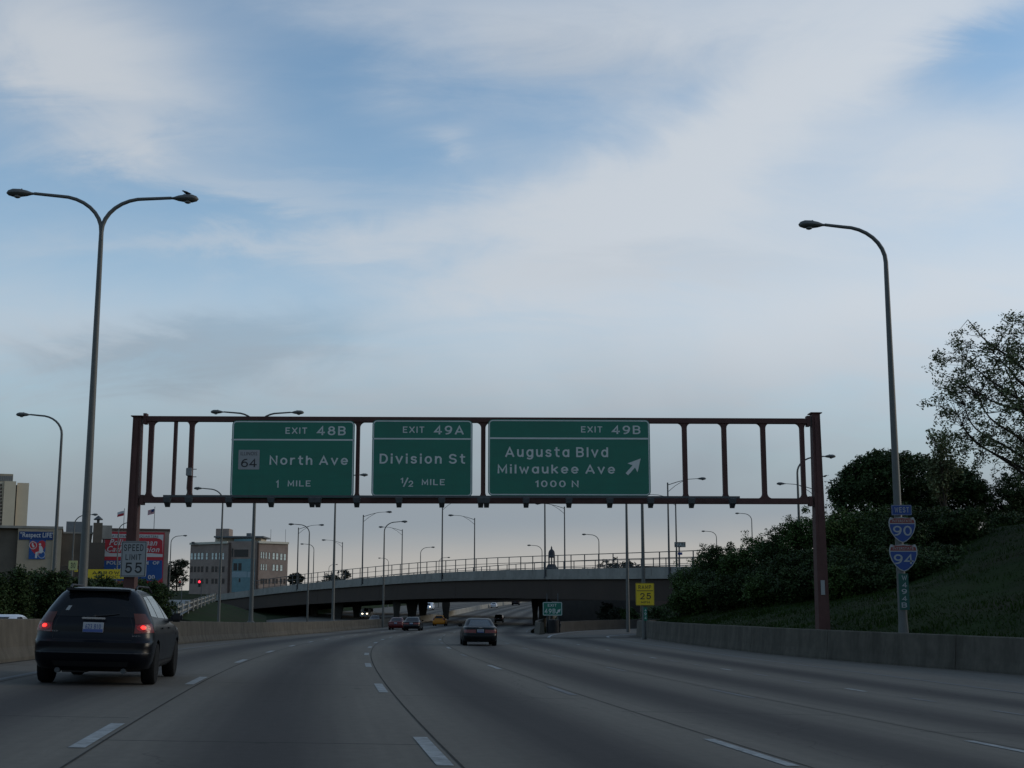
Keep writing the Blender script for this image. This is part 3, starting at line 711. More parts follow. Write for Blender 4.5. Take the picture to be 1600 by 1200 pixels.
r3, loc, txt, bar, dm = panel_sign('exit_sign', 'green overhead sign for exit 49B Augusta Blvd and Milwaukee Ave with arrow', 'sign', GO, GU, 762.5, 1015, 656, 774.5, .34, GREEN, SIGN_W, .045)
bar(765, 1012.5, 684.2, 685.9); txt('EXIT', 908, 941, 666, 676, sp=1.25, bold=BO); txt('49B', 955, 1000.5, 664, 678.3, sp=1.15, bold=BO)
txt('Augusta Blvd', 789, 950, 697.5, 718, sp=1.2, bold=BO); txt('Milwaukee Ave', 777.5, 961, 725, 741, sp=1.2, bold=BO); txt('1000 N', 836, 904, 750, 762, sp=1.25, bold=BO)
def arrow(loc, x0, y0, x1, y1, w, hd, par, mt, y=-.006):
    a, b = Vector(loc(x0, y0)), Vector(loc(x1, y1)); t = (b-a); L = t.length; t /= L; n = Vector((-t.y, t.x))
    nk = b-t*hd*1.15
    pts = [a+n*w/2, nk+n*w/2, b-t*hd*1.35+n*hd*.72, b, b-t*hd*1.35-n*hd*.72, nk-n*w/2, a-n*w/2]
    m = MB(); m.add([(p.x, y, p.y) for p in pts], [(0, 1, 5, 6), (1, 2, 3), (1, 3, 5), (3, 4, 5)]); m.build('arrow', mt, par, fix=False)
arrow(loc, 979.5, 741, 1001, 716.5, .14, .40, r3, SIGN_W)
hangers(r3, *dm, 5)
# speed limit board on the left column
r, loc, txt, bar, dm = panel_sign('speed_limit_sign', 'white speed limit 55 board on the left gantry column above the dark wagon', 'sign', GO, GU, 187.5, 230, 845.5, 901.5, .42, SIGN_WB, SIGN_K, .025, .03, .06)
txt('SPEED', 193.5, 224.5, 850.5, 861, SIGN_K, 1.1, .004); txt('LIMIT', 196, 221, 865, 875, SIGN_K, 1.1, .004); txt('55', 194.5, 222, 879, 895.5, SIGN_K, 1.05, .02)
for k in (.3, 1.1): MB().box((0, .14, k), (.5, .14, .05)).build('bracket', GALV_D, r)

# ------------------------------------------------------------------ street lamps
def davit_arm(mb, H, L, sx, r=.055):
    """arm leaving the pole top in a wide bend, level outer half"""
    pts = [(0, 0, H-1.5)]
    for k in range(9):
        a = R(90*k/8); pts.append((sx*(1.35-1.35*math.cos(a)), 0, H-1.15+1.15*math.sin(a)))
    pts += [(sx*(1.35+(L-1.35)*.5), 0, H+.03), (sx*L, 0, H+.06)]
    n = len(pts); mb.tube(pts, [r*1.35-(.5*r)*i/n for i in range(n)], 8)
def cobra(par, x, z, sx, mt, k=1.0):
    pr = [(-.04, .05), (.08, .07), (.22, .14), (.45, .20), (.66, .20), (.80, .13), (.86, .02)]
    v = []; f = []; n = 10
    for a, r in pr:
        for q in range(n):
            an = 2*math.pi*q/n; zz = math.sin(an)*r*(.72 if math.sin(an) > 0 else .55)
            v.append((x+sx*a*k, math.cos(an)*r*.9*k, z+zz*k-.01))
    for i in range(len(pr)-1):
        for q in range(n): f.append((i*n+q, i*n+(q+1) % n, (i+1)*n+(q+1) % n, (i+1)*n+q))
    f += [tuple(range(n)), tuple((len(pr)-1)*n+q for q in range(n))]
    o = MB().add(v, f).build('lamp_head', mt, par, smooth=True)
    MB().lathe([(.11*k, .02), (.10*k, -.03), (.05*k, -.055)], 10, (x+sx*.52*k, 0, z-.11*k)).build('lens', LENS, o, smooth=True)
    MB().lathe([(.03, 0), (.03, .05), (.015, .06)], 6, (x+sx*.4*k, 0, z+.09*k)).build('photocell', GALV_D, o)
def pole(par, H, r0, r1, mt, foot=True):
    MB().tube([(0, 0, 0), (0, 0, H*.3), (0, 0, H*.65), (0, 0, H)], [r0, r0*.72+r1*.28, r0*.35+r1*.65, r1], 12).build('pole', mt, par, smooth=True)
    if foot:
        MB().lathe([(.24, 0), (.24, .05), (.16, .12), (.14, .5), (.13, .52)], 12).build('pole_base', mt, par)
def make_davit(name, H, L, label, mt=GALV, twin=False):
    o = empty(name, (0, 0, 0), 0, label, 'street lamp')
    pole(o, H-1.45, .14, .075, mt)
    for sx in ((-1, 1) if twin else (-1,)):
        m = MB(); davit_arm(m, H, L, sx); m.build('arm', mt, o, smooth=True); cobra(o, sx*L, H+.06, sx, mt)
    return o
def make_truss(name, H, L, label, mt=GALV_D):
    o = empty(name, (0, 0, 0), 0, label, 'street lamp')
    pole(o, H, .13, .09, mt)
    MB().tube([(0, 0, H-.15), (-L*.35, 0, H+.25), (-L*.7, 0, H+.55), (-L, 0, H+.62)], [.05, .045, .04, .035], 8).build('arm', mt, o, smooth=True)
    MB().tube([(0, 0, H-1.0), (-L*.25, 0, H-.25), (-L*.55, 0, H+.40)], [.035, .035, .03], 6).build('brace', mt, o, smooth=True)
    cobra(o, -L, H+.62, -1, mt, 1.25)
    MB().lathe([(.09, 0), (.11, .05), (.04, .16)], 8, (0, 0, H)).build('finial', mt, o)
    return o
def arm_yaw(X, Y): return math.atan2(GU.y, GU.x) if False else -heading(sd_of(X, Y)[1])
# median twins
HT = 14.4
base = road(-7.85, 41.0); tw = make_davit('twin_street_lamp', HT-1.0, 2.15, 'tall two-armed median lamp behind the dark wagon, nearest of its row', twin=True)
def median_at(px):
    lo, hi = 20., 240.
    for _ in range(50):
        md = (lo+hi)/2; p = road(-7.85, md); x = 800+F_PX*p.x/(p.y*math.cos(PITCH)+(p.z+1.5-CAM_H)*math.sin(PITCH))
        if x < px: lo = md
        else: hi = md
    return lo
def place_h(o, p, ptop, H, rz):
    """stand o at p and scale it so its top meets the sighted height"""
    s = (ptop-p.z)/H; o.location = p; o.scale = (s, s, s); o.rotation_euler = (0, 0, rz); return s
GTW = 'two-armed lamps along the median'
dtw = median_at(127.5); p = road(-7.85, dtw, 1.05); TWH = HT-1.0
place_h(tw, p, at(150, 306, p.y).z, TWH+.06, -heading(dtw)); tw['group'] = GTW
for px, ytop, lab in ((392, 644, 'two-armed median lamp rising behind the exit 48B sign'), (520, 742, 'median lamp whose head hides behind the exit 49A sign')):
    dd = median_at(px); p = road(-7.85, dd, 1.05)
    c = copy_tree(tw, p, -heading(dd), lab, group=GTW); place_h(c, p, at(px, ytop, p.y).z, TWH+.06, -heading(dd))
# single davits: (pole px, base-ish Y, head row py, ground z or None, arm side, label)
sg_ = make_davit('street_lamp', 13.0, 1.95, 'x')
first = True
GSD = 'curved single-arm lamps'
LAMPS = [
 (1410, 950, 51.5, 353, None, -1, 'single-arm lamp at the right behind the barrier carrying the 90 and 94 shields'),
 (1006, 950, 90, 690, None, -1, 'lamp pole carrying the yellow ramp 25 board'),
 (981, 950, 118, 725, None, -1, 'slim lamp pole just left of the yellow ramp board'),
 (84, 900, 92, 648, .2, -1, 'single-arm lamp at far left with its arm pointing left, beside the tall twin lamp'),
 (344, 900, 141, 763, .0, -1, 'single-arm lamp in front of the brick office building, arm pointing left'),
 (481, 930, 196, 819, -.3, -1, 'single-arm lamp in front of the overpass left part, arm pointing left'),
 (599, 930, 176, 815, None, 1, 'single-arm lamp in front of the overpass, arm pointing right over the lanes'),
 (113, 880, 125, 804, .6, 1, 'lamp over the Respect LIFE building side, arm pointing right, yellow school board on it'),
 (183, 880, 150, 816, 1.0, 1, 'lamp before the red billboard wall, arm pointing right behind the gantry column'),
 (265, 900, 190, 837, 1.6, 1, 'lamp between the red billboard wall and the office building'),
 (1248, 800, 125, 713, None, 1, 'lamp behind the bushes by the right gantry column, arm pointing right'),
 (490, 880, 330, 850, 2.2, -1, 'small distant lamp right of the office building beyond the overpass'),
 (607, 880, 380, 872, 2.6, -1, 'distant lamp with left arm seen over the overpass fence near the red cars'),
 (657, 880, 300, 855, .9, 1, 'distant lamp above the overpass fence over the taxi, arm pointing right'),
 (686, 880, 370, 871, 2.0, 1, 'distant small lamp behind the overpass fence right of the taxi lamp'),
 (514, 885, 400, 882, 3.0, 1, 'tiny distant lamp low over the left overpass fence'),
 (847, 880, 290, 852, .7, -1, 'distant lamp just left of the church tower, arm pointing left'),
 (936, 870, 270, 835, 1.0, -1, 'distant lamp between the church tower and the yellow ramp board'),
 (1120, 860, 245, 830, 3.4, -1, 'smaller distant lamp over the overpass right end, arm pointing left'),
 (1175, 830, 190, 802, 4.6, -1, 'lamp rising from the bushes right of the overpass, arm pointing left'),
]
for i, (px, pb, Y, yt, gz, sx, lab) in enumerate(LAMPS):
    p = at(px, pb, Y)
    p.z = ground_z(p.x, p.y)-.05 if gz is None else gz-.3
    o = sg_ if i == 0 else copy_tree(sg_, p, 0, lab)
    o['label'] = lab; o['group'] = GSD
    s = place_h(o, p, at(px, yt, Y).z, 13.06, (0 if sx < 0 else math.pi)-heading(sd_of(p.x, p.y)[1])*(.6 if Y < 200 else 0))
    if i == 0: lamp_r = o
    if i == 1: lamp_y = o
    if i == 7: lamp_s = o

# ------------------------------------------------------------------ overpass
BD = Vector((.503, -.864, 0)); BP0 = Vector((-11.2, 213, 0)); BN = Vector((.864, .503, 0))   # along (left->right), across (away)
BW = 17.5
_bt = [-190, -150, -112, -60, 0, 30, 55, 70, 110]; _bz = [3.0, 4.0, 5.0, 6.65, 7.45, 7.1, 6.6, 6.4, 6.0]     # parapet top
_tt = np.arange(-200, 121, 1.0); _bzs = np.convolve(np.pad(np.interp(_tt, _bt, _bz), 20, mode='edge'), np.ones(41)/41, 'valid')
def btop(t): return float(np.interp(t, _tt, _bzs))
def bp(t, w, dz=0.0):
    p = BP0+BD*t+BN*w; return Vector((p.x, p.y, btop(t)+dz))
def b_of_px(px):
    lo, hi = -300., 140.
    for _ in range(60):
        m = (lo+hi)/2; q = bp(m, 0)
        if 800+F_PX*q.x/(q.y*.986) < px: lo = m
        else: hi = m
    return lo
over = empty('overpass', bp(0, 0, -6), 0, 'brown steel girder overpass with pale concrete parapet crossing the whole road', 'bridge')
ov0 = over.location.copy()
def sweep(prof, t0, t1, name, mt, par, step=6.0, o=ov0):
    """profile (w, dz below parapet top) pushed along the overpass axis"""
    n = max(1, int(round((t1-t0)/step))); m = len(prof); v = []; f = []
    for i in range(n+1):
        t = t0+(t1-t0)*i/n
        v += [bp(t, w, dz)-o for w, dz in prof]
    for i in range(n):
        for k in range(m): f.append((i*m+k, i*m+(k+1) % m, (i+1)*m+(k+1) % m, (i+1)*m+k))
    f += [tuple(range(m)), tuple(n*m+k for k in range(m))]
    return MB().add(v, f).build(name, mt, par)
T0, T1 = -112.0, 84.0
t = T0
while t < T1-1:                                        # parapet cast in lengths with open joints
    e = min(t+14, T1)
    sweep([(0, 0), (.28, 0), (.28, -1.0), (0, -1.0)], t+.03, e-.03, 'parapet', CONC_L, over)
    sweep([(BW, 0), (BW+.28, 0), (BW+.28, -1.0), (BW, -1.0)], t+.03, e-.03, 'parapet', CONC_L, over)
    t = e
sweep([(-.18, -1.02), (BW+.46, -1.02), (BW+.46, -1.38), (-.18, -1.38)], T0, T1, 'deck_slab', CONC_L, over)
for w in (.25, 4.4, 8.6, 12.9, 17.0):
    o = sweep([(w-.20, -1.40), (w+.20, -1.40), (w+.20, -1.47), (w+.03, -1.47), (w+.03, -3.95), (w+.22, -3.95), (w+.22, -4.02), (w-.22, -4.02), (w-.22, -3.95), (w-.03, -3.95), (w-.03, -1.47), (w-.20, -1.47)], T0, T1, 'girder', STEEL_BR, over)
for t in np.arange(T0+4, T1, 28.0):                     # bolted web splices on the outer girder
    sweep([(.20, -1.6), (.217, -1.6), (.217, -3.8), (.20, -3.8)], t, t+.5, 'splice_plate', STEEL_BR, over)
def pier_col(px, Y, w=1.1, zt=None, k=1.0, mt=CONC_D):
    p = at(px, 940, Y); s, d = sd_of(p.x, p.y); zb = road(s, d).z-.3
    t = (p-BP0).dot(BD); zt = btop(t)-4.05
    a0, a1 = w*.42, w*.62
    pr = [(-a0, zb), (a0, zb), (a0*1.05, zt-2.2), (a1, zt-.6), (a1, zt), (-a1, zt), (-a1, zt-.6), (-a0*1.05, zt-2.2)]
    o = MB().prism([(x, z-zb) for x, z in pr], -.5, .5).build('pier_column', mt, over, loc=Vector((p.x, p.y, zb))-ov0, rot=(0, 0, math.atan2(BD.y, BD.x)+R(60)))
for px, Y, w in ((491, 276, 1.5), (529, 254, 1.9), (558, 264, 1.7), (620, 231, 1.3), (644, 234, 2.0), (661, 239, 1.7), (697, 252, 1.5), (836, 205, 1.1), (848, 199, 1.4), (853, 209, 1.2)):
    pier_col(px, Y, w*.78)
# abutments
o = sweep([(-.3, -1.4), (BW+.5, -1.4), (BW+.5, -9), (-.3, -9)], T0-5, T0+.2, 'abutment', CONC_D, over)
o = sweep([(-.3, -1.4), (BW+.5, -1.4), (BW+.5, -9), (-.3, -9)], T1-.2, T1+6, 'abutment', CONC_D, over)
# pedestrian fences
def fence(w, label, t0, t1, step):
    root = empty('bridge_fence', bp(t0, w), 0, label, 'fence'); o = bp(t0, w)
    for dz, hh in ((1.78, .10), (.95, .07), (.12, .07)):
        sweep([(w-.03, dz), (w+.03, dz), (w+.03, dz+hh), (w-.03, dz+hh)], t0, t1, 'rail', GALV_D, root, o=o)
    pm = MB().box((0, 0, .9), (.13, .13, 1.8)).mesh('post'); pm.materials.append(GALV_D)
    for t in np.arange(t0+.3, t1, step): link('post', pm, root, bp(t, w)-o)
fence(.14, 'steel rail fence on the near parapet of the overpass', T0+24, T1, 3.3)
fence(BW+.14, 'steel rail fence on the far parapet of the overpass, seen through the near one', T0, T1, 3.0)
# overpass lamps
tr = make_truss('bridge_lamp', 11.2, 3.6, 'x')
GBL = 'braced-arm lamps on the overpass'
BL = [(463, 0, 823, 1, 'leftmost braced-arm lamp on the near side of the overpass'), (565, 0, 803, 1, 'braced-arm lamp on the overpass near side below the gap after exit 48B sign'),
      (690, 0, 783, 1, 'near-side overpass lamp whose head touches the gantry below exit 49A sign'), (852, 0, 765, 1, 'near-side overpass lamp just left of the church tower'), (1047, 0, 752, 1, 'rightmost near-side overpass lamp, arm pointing right past the gantry post'),
      (533, 1, 846, -1, 'leftmost far-side overpass lamp, arm pointing left'), (627, 1, 826, -1, 'far-side overpass lamp over the red and black cars, arm pointing left'), (741, 1, 808, -1, 'far-side overpass lamp above the green sedan, arm pointing left'),
      (883, 1, 790, -1, 'far-side overpass lamp right of the church tower, arm pointing left'), (1059, 1, 776, -1, 'far-side overpass lamp beside the small roadside billboard'), (1277, 1, 760, -1, 'far-side overpass lamp head peeking left of the right gantry column')]
for i, (px, far, yt, sx, lab) in enumerate(BL):
    w = BW+.6 if far else -.12
    lo, hi = -300., 140.
    for _ in range(60):
        m = (lo+hi)/2; q = bp(m, w)
        if 800+F_PX*q.x/(q.y*.986) < px: lo = m
        else: hi = m
    p = bp(lo, w, -1.2 if not far else -.9)
    if px > 1200: p = at(1277, 800, 150); p.z = 4.2
    o = tr if i == 0 else copy_tree(tr, p, 0, lab)
    o['label'] = lab; o['group'] = GBL
    place_h(o, p, at(px, yt, p.y).z, 11.5, 0 if sx < 0 else math.pi)
# second, lower bridge behind
rear = empty('rail_bridge', (0, 0, 0), 0, 'dark second bridge close behind the overpass', 'bridge')
def rsw(prof, name, mt):
    v = []; f = []; m = len(prof); P = [Vector((-80, 352, 0)), Vector((4, 250, 0)), Vector((40, 205, 0))]
    for p in P: v += [Vector((p.x, p.y, 0))+Vector((.77, .64, 0))*w+Vector((0, 0, z)) for w, z in prof]
    for i in range(len(P)-1):
        for k in range(m): f.append((i*m+k, i*m+(k+1) % m, (i+1)*m+(k+1) % m, (i+1)*m+k))
    f += [tuple(range(m)), tuple((len(P)-1)*m+k for k in range(m))]
    MB().add(v, f).build(name, mt, rear)
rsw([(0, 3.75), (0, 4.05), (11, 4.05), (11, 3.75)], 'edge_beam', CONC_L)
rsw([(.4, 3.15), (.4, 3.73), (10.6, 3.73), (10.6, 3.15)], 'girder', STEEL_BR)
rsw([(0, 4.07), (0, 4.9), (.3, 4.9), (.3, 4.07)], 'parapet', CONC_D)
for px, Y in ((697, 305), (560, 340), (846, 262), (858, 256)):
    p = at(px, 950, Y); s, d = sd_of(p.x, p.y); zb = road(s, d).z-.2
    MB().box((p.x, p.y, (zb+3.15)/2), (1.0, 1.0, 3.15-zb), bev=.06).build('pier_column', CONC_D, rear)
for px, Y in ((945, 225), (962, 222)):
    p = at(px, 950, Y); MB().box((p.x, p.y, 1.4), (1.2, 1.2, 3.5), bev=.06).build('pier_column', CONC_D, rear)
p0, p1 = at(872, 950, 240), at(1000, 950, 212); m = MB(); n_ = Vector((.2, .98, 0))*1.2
m.add([(q.x+e.x, q.y+e.y, z) for z in (-1, 3.12) for q, e in ((p0, Vector()), (p1, Vector()), (p1, n_), (p0, n_))], [(0, 1, 2, 3), (4, 5, 6, 7), (0, 1, 5, 4), (1, 2, 6, 5), (2, 3, 7, 6), (3, 0, 4, 7)]); m.build('abutment', CONC_D, rear)  # dark back wall added to deepen the shade seen under the bridges
# approach road with posts at the left end of the overpass
ap = [at(238, 966, 140), at(262, 955, 165), at(283, 946, 200), at(296, 940, 245), at(300, 938, 300)]
app = MB().grid([[p+Vector((-4.5, 0, .1)), p+Vector((0, 0, .1)), p+Vector((2.6, 0, .1))] for p in smoothpath([tuple(q) for q in ap], 6)]).build('approach_road', mat('approach_concrete', (.17, .18, .18), .9, var=.15, scale=.4))
tag(app, kind='structure')
m = MB(); pth = smoothpath([tuple(at(x, y, Y)) for x, y, Y in ((275, 966, 150), (300, 955, 175), (318, 947, 205), (334, 940, 245))], 6)
ar = empty('approach_railing', pth[0], 0, 'pale post railing beside the approach road left of the overpass', 'railing')
pm = MB().box((0, 0, .75), (.45, .3, 1.5)).mesh('post'); pm.materials.append(CONC_L)
L = 0
for i, p in enumerate(pth):
    if i % 2 == 0: link('post', pm, ar, p-pth[0])
for dz in (.55, 1.15):
    MB().tube([p-pth[0]+Vector((0, 0, dz)) for p in pth], .10, 6).build('rail', CONC_L, ar)
bk = MB().grid([[p+Vector((-.6, 0, .2)), p+Vector((3, 1, -.6)), p+Vector((9, 3, -2.6))] for p in pth]).build('approach_bank', GRASS_M); tag(bk, kind='structure')

# ------------------------------------------------------------------ roadside signs
U0 = Vector((1, 0, 0))
lp = lamp_y.location
r, loc, txt, bar, dm = panel_sign('ramp_speed_sign', 'yellow ramp 25 mph warning board on a lamp pole at the exit', 'sign', Vector((lp.x, lp.y, 0)), U0, 993.5, 1022, 911, 946, .2, SIGN_Y, SIGN_K, .02, .012, .06)
txt('RAMP', 997.5, 1017.5, 913.8, 920.5, SIGN_K, 1.05, .008); bar(995, 1020.5, 922.6, 923.6, SIGN_K); txt('25', 999.5, 1017, 926.5, 936.5, SIGN_K, 1.1, .02); txt('MPH', 1001.5, 1015, 939, 942.8, SIGN_K, 1.1, .005)
r, loc, txt, bar, dm = panel_sign('mile_marker', 'narrow green marker strip under the yellow ramp board', 'sign', Vector((lp.x, lp.y, 0)), U0, 1006, 1011, 949, 970, .2, GREEN, None, rad=.02)
for k, c in enumerate('494'): txt(c, 1007, 1010, 951+6*k, 955.5+6*k)
lr = lamp_r.location
O = Vector((lr.x, lr.y, 0))
r, loc, txt, bar, dm = panel_sign('direction_plate', 'small blue WEST plate on the right lamp pole above the shields', 'sign', O, U0, 1393.5, 1424, 789, 805, .2, SIGN_B, SHIELD_W, .012, .01, .03)
txt('WEST', 1398, 1420, 792.5, 801.5, SHIELD_W, 1.1, .01)
def shield(label, num, cx, y0, y1, w):
    P = O-Vector((0, .2, 0)); a = on_plane(cx, y1, P, U0); b = on_plane(cx+w/2, y0, P, U0); H = b[1]-a[1]; hw = b[0]-a[0]
    root = empty('route_shield', P+U0*a[0]+Vector((0, 0, a[1])), 0, label, 'sign')
    half = [(0, 0), (.28, .06), (.58, .20), (.84, .40), (.98, .62), (1.0, .78), (.94, .92), (.86, 1.0), (.6, .965), (.3, .985), (0, 1.0)]
    out = [(x*hw, z*H) for x, z in half]+[(-x*hw, z*H) for x, z in reversed(half[1:-1])]
    MB().prism(out, 0, .03).build('panel', SHIELD_W, root)
    def sc(k, lo, hi, y, mt, nm):
        pl = [(x*k, H/2+(z-H/2)*k) for x, z in out]; pl2 = []
        n = len(pl)
        for i in range(n):
            (x0, z0), (x1, z1) = pl[i], pl[(i+1) % n]
            if lo <= z0/H <= hi: pl2.append((x0, z0))
            for c in (lo*H, hi*H):
                if (z0-c)*(z1-c) < 0: t = (c-z0)/(z1-z0); pl2.append((x0+(x1-x0)*t, c))
        cxm = sum(q[0] for q in pl2)/len(pl2); czm = sum(q[1] for q in pl2)/len(pl2)
        pl2.sort(key=lambda q: math.atan2(q[1]-czm, q[0]-cxm))
        mb = MB(); mb.add([(x, y, z) for x, z in pl2], [tuple(range(len(pl2)))]); mb.build(nm, mt, root, fix=False)
    sc(.93, 0, .73, -.004, SIGN_B, 'blue_field'); sc(.93, .765, 1, -.004, SIGN_R, 'red_band')
    put_text(root, 'INTERSTATE', -hw*.74, hw*.74, H*.80, H*.90, -.008, SHIELD_W, 1.0, .0)
    put_highway(root, num, -hw*.70, hw*.70, H*.27, H*.66, -.008, SHIELD_W, .30, .16)
    return root
shield('interstate shield 90 in blue and red on the right lamp pole, the upper one', '90', 1411, 808, 848, 38)
shield('interstate shield 94 in blue and red on the right lamp pole, the lower one', '94', 1413, 850.5, 893, 40)
r, loc, txt, bar, dm = panel_sign('mile_marker', 'tall narrow green marker strip on the pole below the 94 shield', 'sign', O, U0, 1406.5, 1419, 896, 953, .2, MARKER, None, rad=.02)
for k, c in enumerate('W494B'): txt(c, 1409, 1417, 899+10.6*k, 907+10.6*k, SHIELD_W, 1, .01)
# gore sign
P = at(863, 962, 124); P.z = 0
r, loc, txt, bar, dm = panel_sign('gore_sign', 'small green exit 49B sign with arrow at the gore by the overpass', 'sign', P, U0, 848, 878.5, 940.5, 962, 0, GREEN, SIGN_W, .05, .03, .12)
txt('EXIT', 856, 869.5, 943.5, 948, SIGN_W, 1.2, .02); txt('49B', 850.5, 868, 950.5, 958.5, SIGN_W, 1.1, .02); arrow(loc, 869.5, 958.5, 876, 951.5, .12, .24, r, SIGN_W)
for x in (-.5, .5): MB().box((x, .09, .2), (.10, .10, 3.6)).build('leg', GALV_D, r)
# crash cushion at the gore
cc = empty('crash_cushion', Vector((3.55, 116.6, -.52)), R(-2), 'dark crash cushion standing before the gore sign', 'crash cushion')
RUB = mat('dark_rubber', (.018, .018, .018), .7, var=.2)
for k in range(4): MB().box((0, .3+k*.62, .62), (1.15-.04*(3-k), .56, 1.15), bev=.06).build('bay', RUB, cc)
MB().lathe([(.48, .06), (.50, .6), (.46, 1.15), (.3, 1.19)], 14, (0, -.05, 0)).build('nose', RUB, cc, smooth=True)
for sx in (-1, 1): MB().box((sx*.61, 1.2, .72), (.05, 2.6, .3)).build('side_rail', GALV_D, cc)
# school-zone board on the left lamp
ls = lamp_s.location
r, loc, txt, bar, dm = panel_sign('small_speed_board', 'small pale yellow speed board on the lamp pole before the beige building', 'sign', Vector((ls.x, ls.y, 0)), U0, 106.5, 121, 876, 891, .2, mat('faded_yellow', (.42, .40, .17), .6, var=.1), None, rad=.05)
txt('30', 110, 118, 879, 888, SIGN_K, 1.0, .01)
r, loc, txt, bar, dm = panel_sign('advance_plate', 'tiny yellow plate below the pale yellow speed board', 'sign', Vector((ls.x, ls.y, 0)), U0, 116, 121.5, 890, 893.5, .15, SIGN_Y, None, rad=.02, thick=.02)
# small far billboard
P = at(1062, 890, 290); pb = P.copy()
bb = empty('far_billboard', Vector((P.x, P.y, 5)), 0, 'small dark roadside sign on a pole beyond the overpass right end', 'sign')
def fl(px, py): q = on_plane(px, py, bb.location, U0); return q
a, b_ = fl(1054, 855), fl(1071, 847); MB().box(((a[0]+b_[0])/2, 0, (a[1]+b_[1])/2), (b_[0]-a[0], .3, b_[1]-a[1])).build('board', GALV_D, bb)
put_text(bb, 'WALL', a[0]+.1, b_[0]-.1, a[1]+.15, b_[1]-.15, -.17, SIGN_W, 1.0, .01)
MB().tube([(0, .1, 0), (0, .1, a[1])], .18, 8).build('pole', GALV_D, bb)
c, d_ = fl(1059, 867), fl(1066, 863); MB().box(((c[0]+d_[0])/2, 0, (c[1]+d_[1])/2), (d_[0]-c[0], .2, d_[1]-c[1])).build('lower_board', SIGN_B, bb)

# ------------------------------------------------------------------ buildings
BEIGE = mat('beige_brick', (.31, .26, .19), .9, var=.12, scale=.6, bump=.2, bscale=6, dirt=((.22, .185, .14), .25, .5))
BEIGE_D = mat('shaded_beige_brick', (.12, .10, .078), .9, var=.12, scale=.6, dirt=((.06, .052, .045), .25, .5))  # beige brick with shade painted in, for side wall and recessed wing; chimney too
BRICK = mat('red_brick', (.25, .198, .168), .9, var=.15, scale=.8, bump=.2, bscale=6, dirt=((.16, .12, .10), .3, .5))
BRICK_D = mat('dark_brick', (.085, .060, .050), .9, var=.15, scale=.8)
CREAM = mat('cream_stone', (.5, .47, .39), .8, var=.1)
TEAL = mat('teal_glazing', (.10, .19, .21), .25, var=.15, scale=.8)
PANE = mat('window_pane', (.62, .68, .62), .2, var=.25, scale=.25, spec=.6)  # pale base colour stands in for sky reflected in the panes
PANE_D = mat('dark_pane', (.015, .018, .02), .12, var=.2, scale=.3)
ROOFM = mat('roof_grey', (.13, .14, .145), .8, var=.15)
def blk(par, name, mt, u0, u1, y0, y1, z0, z1):
    return MB().box(((u0+u1)/2, (y0+y1)/2, (z0+z1)/2), (u1-u0, y1-y0, z1-z0)).build(name, mt, par)
# beige block with the Respect LIFE banner: corner toward us at px 24
Yb = 150.0; K = at(24, 900, Yb); yaw = R(12)
yaw = R(18)
be = empty('beige_building', Vector((K.x, K.y, 0)), yaw, 'beige brick building with Respect LIFE banner at the far left', 'building')
BU = Vector((math.cos(yaw), math.sin(yaw), 0)); BO_ = Vector((K.x, K.y, 0))
def bu(px, py): return on_plane(px, py, BO_, BU)
ux = bu(95, 860)[0]; zt = bu(60, 826)[1]; ux2 = bu(137, 860)[0]; zt2 = bu(115, 832)[1]
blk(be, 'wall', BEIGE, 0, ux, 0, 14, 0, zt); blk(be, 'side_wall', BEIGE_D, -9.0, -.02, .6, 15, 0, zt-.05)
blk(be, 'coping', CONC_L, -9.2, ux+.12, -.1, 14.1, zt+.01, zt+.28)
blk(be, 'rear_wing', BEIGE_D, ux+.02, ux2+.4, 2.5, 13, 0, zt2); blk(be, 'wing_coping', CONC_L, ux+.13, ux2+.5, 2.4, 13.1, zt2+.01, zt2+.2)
blk(be, 'dark_bay', PANE_D, ux2-.2, ux2+1.9, 1.9, 12, 0, zt2-1.0)
blk(be, 'pilaster', BEIGE, ux-.9, ux+.015, -.12, .02, 0, zt-.2)
for a, b_ in ((18, 29),): blk(be, 'roof_unit', ROOFM, ux+.4, ux2-.2, 6, 11, zt2+.21, zt2+1.6)
x0 = bu(144.5, 860)[0]; x1 = bu(159, 860)[0]; zc = bu(150, 815)[1]
blk(be, 'chimney', BEIGE_D, x0, x1, 2.0, 3.2, 0, zc); 
MB().lathe([(.5, 0), (.52, .1), (.05, .5)], 10, ((x0+x1)/2, 2.6, zc+.35)).build('chimney_cap', GALV_D, be); blk(be, 'chimney_cap_leg', GALV_D, (x0+x1)/2-.15, (x0+x1)/2+.15, 2.45, 2.75, zc, zc+.36)
for px in (133, 165): 
    q = bu(px, 822); blk(be, 'roof_box', CONC_L if px > 150 else ROOFM, q[0]-.9, q[0]+.9, 7, 9, zt2-.3, q[1]+.5)
for px, py in ((12, 890), (17, 890), (40, 905), (54, 905), (100, 893), (125, 893)):
    q = bu(px, py); 
    if px > 24: blk(be, 'window', PANE_D, q[0]-.5, q[0]+.5, (-.03 if px < 95 else 2.46), (.05 if px < 95 else 2.6), q[1]-.7, q[1]+.7)
NAVY = mat('banner_blue', (.020, .045, .13), .7, var=.1); WHT = mat('banner_white', (.42, .43, .43), .7, var=.06); REDB = mat('banner_red', (.34, .035, .045), .7, var=.1); BLU2 = mat('panel_blue', (.025, .075, .22), .7, var=.1)
r, loc, txt, bar, dm = panel_sign('building_banner', 'dark blue Respect LIFE banner on the beige building', 'banner', BO_, BU, 29.5, 83, 831, 843, .1, NAVY, None, rad=.02)
txt('"Respect LIFE"', 31.5, 84.5, 832.2, 841.5, WHT, 1.0, .012)
r, loc, txt, bar, dm = panel_sign('building_emblem', 'square red and blue emblem with white figures below the Respect LIFE banner', 'emblem', BO_, BU, 44.5, 71.5, 843.8, 873.5, .1, BLU2, None, rad=.02)
